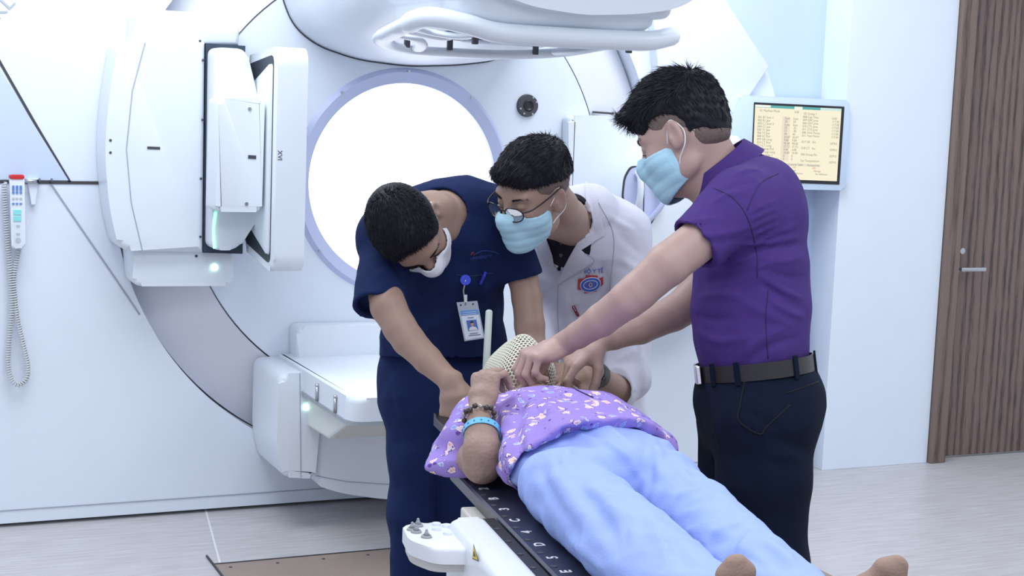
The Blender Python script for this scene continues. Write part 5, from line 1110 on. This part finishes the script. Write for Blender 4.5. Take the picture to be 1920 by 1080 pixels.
for L_,w,m in (([(1085,794),(1139,836),(1193,894)],.008,-.010),([(1081,825),(1127,838),(1165,870),(1195,905)],.010,-.014),([(1070,812),(1120,822),(1170,850),(1200,890)],.009,.009),([(1214,815),(1212,865),(1220,910)],.009,-.014),([(1228,815),(1236,860),(1245,900)],.011,.010),
 ([(1277,950),(1300,940),(1335,930)],.009,-.010),([(1270,930),(1310,915),(1350,915)],.010,.009),([(1322,1023),(1360,1007),(1393,988)],.011,-.013),([(1330,1000),(1365,985),(1400,968)],.010,.010),([(1418,986),(1400,1010),(1377,1032)],.009,.010),([(1430,1000),(1460,1030),(1500,1060)],.009,.009),([(1420,1020),(1450,1050),(1480,1075)],.009,-.009),([(1340,1050),(1400,1045),(1450,1070)],.010,-.010),
 ([(1085,915),(1135,982),(1168,1040)],.011,-.011),([(1095,890),(1150,950),(1190,1010)],.012,.011),([(1177,965),(1170,1000),(1168,1035)],.009,-.008),([(1210,960),(1240,1000),(1255,1060)],.012,.009),([(1225,980),(1265,1020),(1290,1070)],.010,-.009),([(1006,877),(1043,948),(1085,998)],.010,-.010),([(1025,850),(1060,920),(1110,985)],.012,.010),([(1050,1000),(1100,1040),(1140,1075)],.010,.009),([(1070,830),(1060,860),(1062,900)],.010,.008),
 ([(1150,790),(1200,800),(1240,830)],.010,.008),([(1255,820),(1290,860),(1310,900)],.010,-.008),([(1120,790),(1160,815),(1200,840)],.008,.008),([(1265,870),(1300,900),(1340,925)],.010,.009)): S.folds(L_,w,m*.8)
S.mesh(.0048,'blue_trousers',PB_,pt,smooth=1)
# ------------------------------------------------------------------ thermoplastic head mask (perforated), head rest, upright post
tm=thing('thermoplastic_mask',T(-.36,.045,.0),'cream perforated plastic mask fitted over the patient head','mask')
CRM=mat('cream_thermoplastic',(.80,.80,.66),.4)
bm=bmesh.new(); bmesh.ops.create_icosphere(bm,subdivisions=5,radius=1.)
bm.verts.ensure_lookup_table(); cen=A(*H4.g(0,.0,.0)); d2=bmesh.new()
fc={f:d2.verts.new(f.calc_center_median().normalized()) for f in bm.faces}
for v in bm.verts:
    fs=list(v.link_faces); n=v.co.normalized(); u=n.orthogonal(); w_=n.cross(u)
    fs.sort(key=lambda f:math.atan2((f.calc_center_median()-v.co).dot(w_),(f.calc_center_median()-v.co).dot(u))); d2.faces.new([fc[f] for f in fs])
bm.free()
fsurf=Sculpt(); fsurf.ell(H4.g(0,-.012,.038),A(.088,.105,.102)*.88,H4.R,.02); fsurf.ell(H4.g(0,.045,-.03),A(.070,.068,.085)*.88,H4.R,.05); fsurf.rc(H4.g(0,.10,.015),H4.g(0,.120,-.022),.010,.016,.05); fsurf.ell(H4.g(0,.06,-.085),A(.045,.04,.04),H4.R,.05)
vv=[v for v in d2.verts]; dirs=np.array([v.co[:] for v in vv]); c0=H4.g(0,.015,.0); t=np.full(len(vv),.02)
lo=np.zeros(len(vv)); hi=np.full(len(vv),.25)
for _ in range(18):
    mid=(lo+hi)/2; d=fsurf.ev(c0+dirs*mid[:,None]); lo=np.where(d<0,mid,lo); hi=np.where(d<0,hi,mid)
P=c0+dirs*((lo+hi)/2+.006)[:,None]
for v,p in zip(vv,P): v.co=Vector(p)
kill=[f for f in d2.faces if f.calc_center_median().z<T(0,0,.030)[2] or H4.loc(np.array(f.calc_center_median()))[2]<-.13]
bmesh.ops.delete(d2,geom=kill,context='FACES')
r=bmesh.ops.inset_individual(d2,faces=d2.faces[:],thickness=.0015); inner=[f for f in d2.faces if f not in set(r['faces'])]
bmesh.ops.delete(d2,geom=inner,context='FACES')
bmesh.ops.solidify(d2,geom=d2.faces[:],thickness=.002); bobj('perforated_shell',d2,CRM,tm,True)
WP=mat('white_mask_frame',(.74,.77,.83),.4)
U=[T(-.24,-.115,.014),T(-.30,-.125,.014),T(-.40,-.12,.014),T(-.49,-.07,.014),T(-.51,.045,.014),T(-.49,.15,.014),T(-.40,.195,.014),T(-.30,.20,.014),T(-.24,.19,.014)]
P=spline(U,8); V=[];F=[]
for i,p in enumerate(P):
    d=nrm(P[min(i+1,len(P)-1)]-P[max(i-1,0)]); s=np.cross(d,Z)
    for a_,b_ in ((-.016,-.003),(.016,-.003),(.016,.003),(-.016,.003)): V.append(p+s*a_+Z*b_)
for i in range(len(P)-1):
    for k in range(4): F.append((i*4+k,i*4+(k+1)%4,i*4+4+(k+1)%4,i*4+4+k))
F+= [(0,1,2,3),tuple(len(V)-4+k for k in (3,2,1,0))]; pydata('mask_frame',V,F,BLACK,tm,False)
ft=[T(-.36,.045,.145)]
q=bvh(tm.children[0])
for (x,y) in ((957,655),(940,712)):
    h=drape([q],x,y,.004)
    if h is not None:
        bm=bmesh.new(); bx(bm,h,(.030,.016,.003),frame(nrm(h-c0),RT),.001); bobj('position_tape',bm,WP,tm)
for s_,l_ in ((-.25,-.118),(-.25,.19),(-.44,-.11),(-.44,.185)):
    bm=bmesh.new(); cyl(bm,T(s_,l_,.001),T(s_,l_,.026),.008,n=14); bobj('mask_clip',bm,DARKGREY,tm)
ps=thing('upright_post',at(912,700,3.52),'slim pale plastic rod standing upright behind the patient masked head','post')
a=at(917,584,3.50); b=at(911,700,3.50); v=on_z(909,735,.832); bb=b.copy(); bb=A(a[0]+(b[0]-a[0])*1.0,a[1]+(b[1]-a[1])*1.0,.832) 
tube('rod',[a+Z*.0045,a+Z*.003,a,b,bb],[.002,.006,.0082,.0085,.0085],mat('pale_green_plastic',(.52,.58,.55),.4),ps,20)
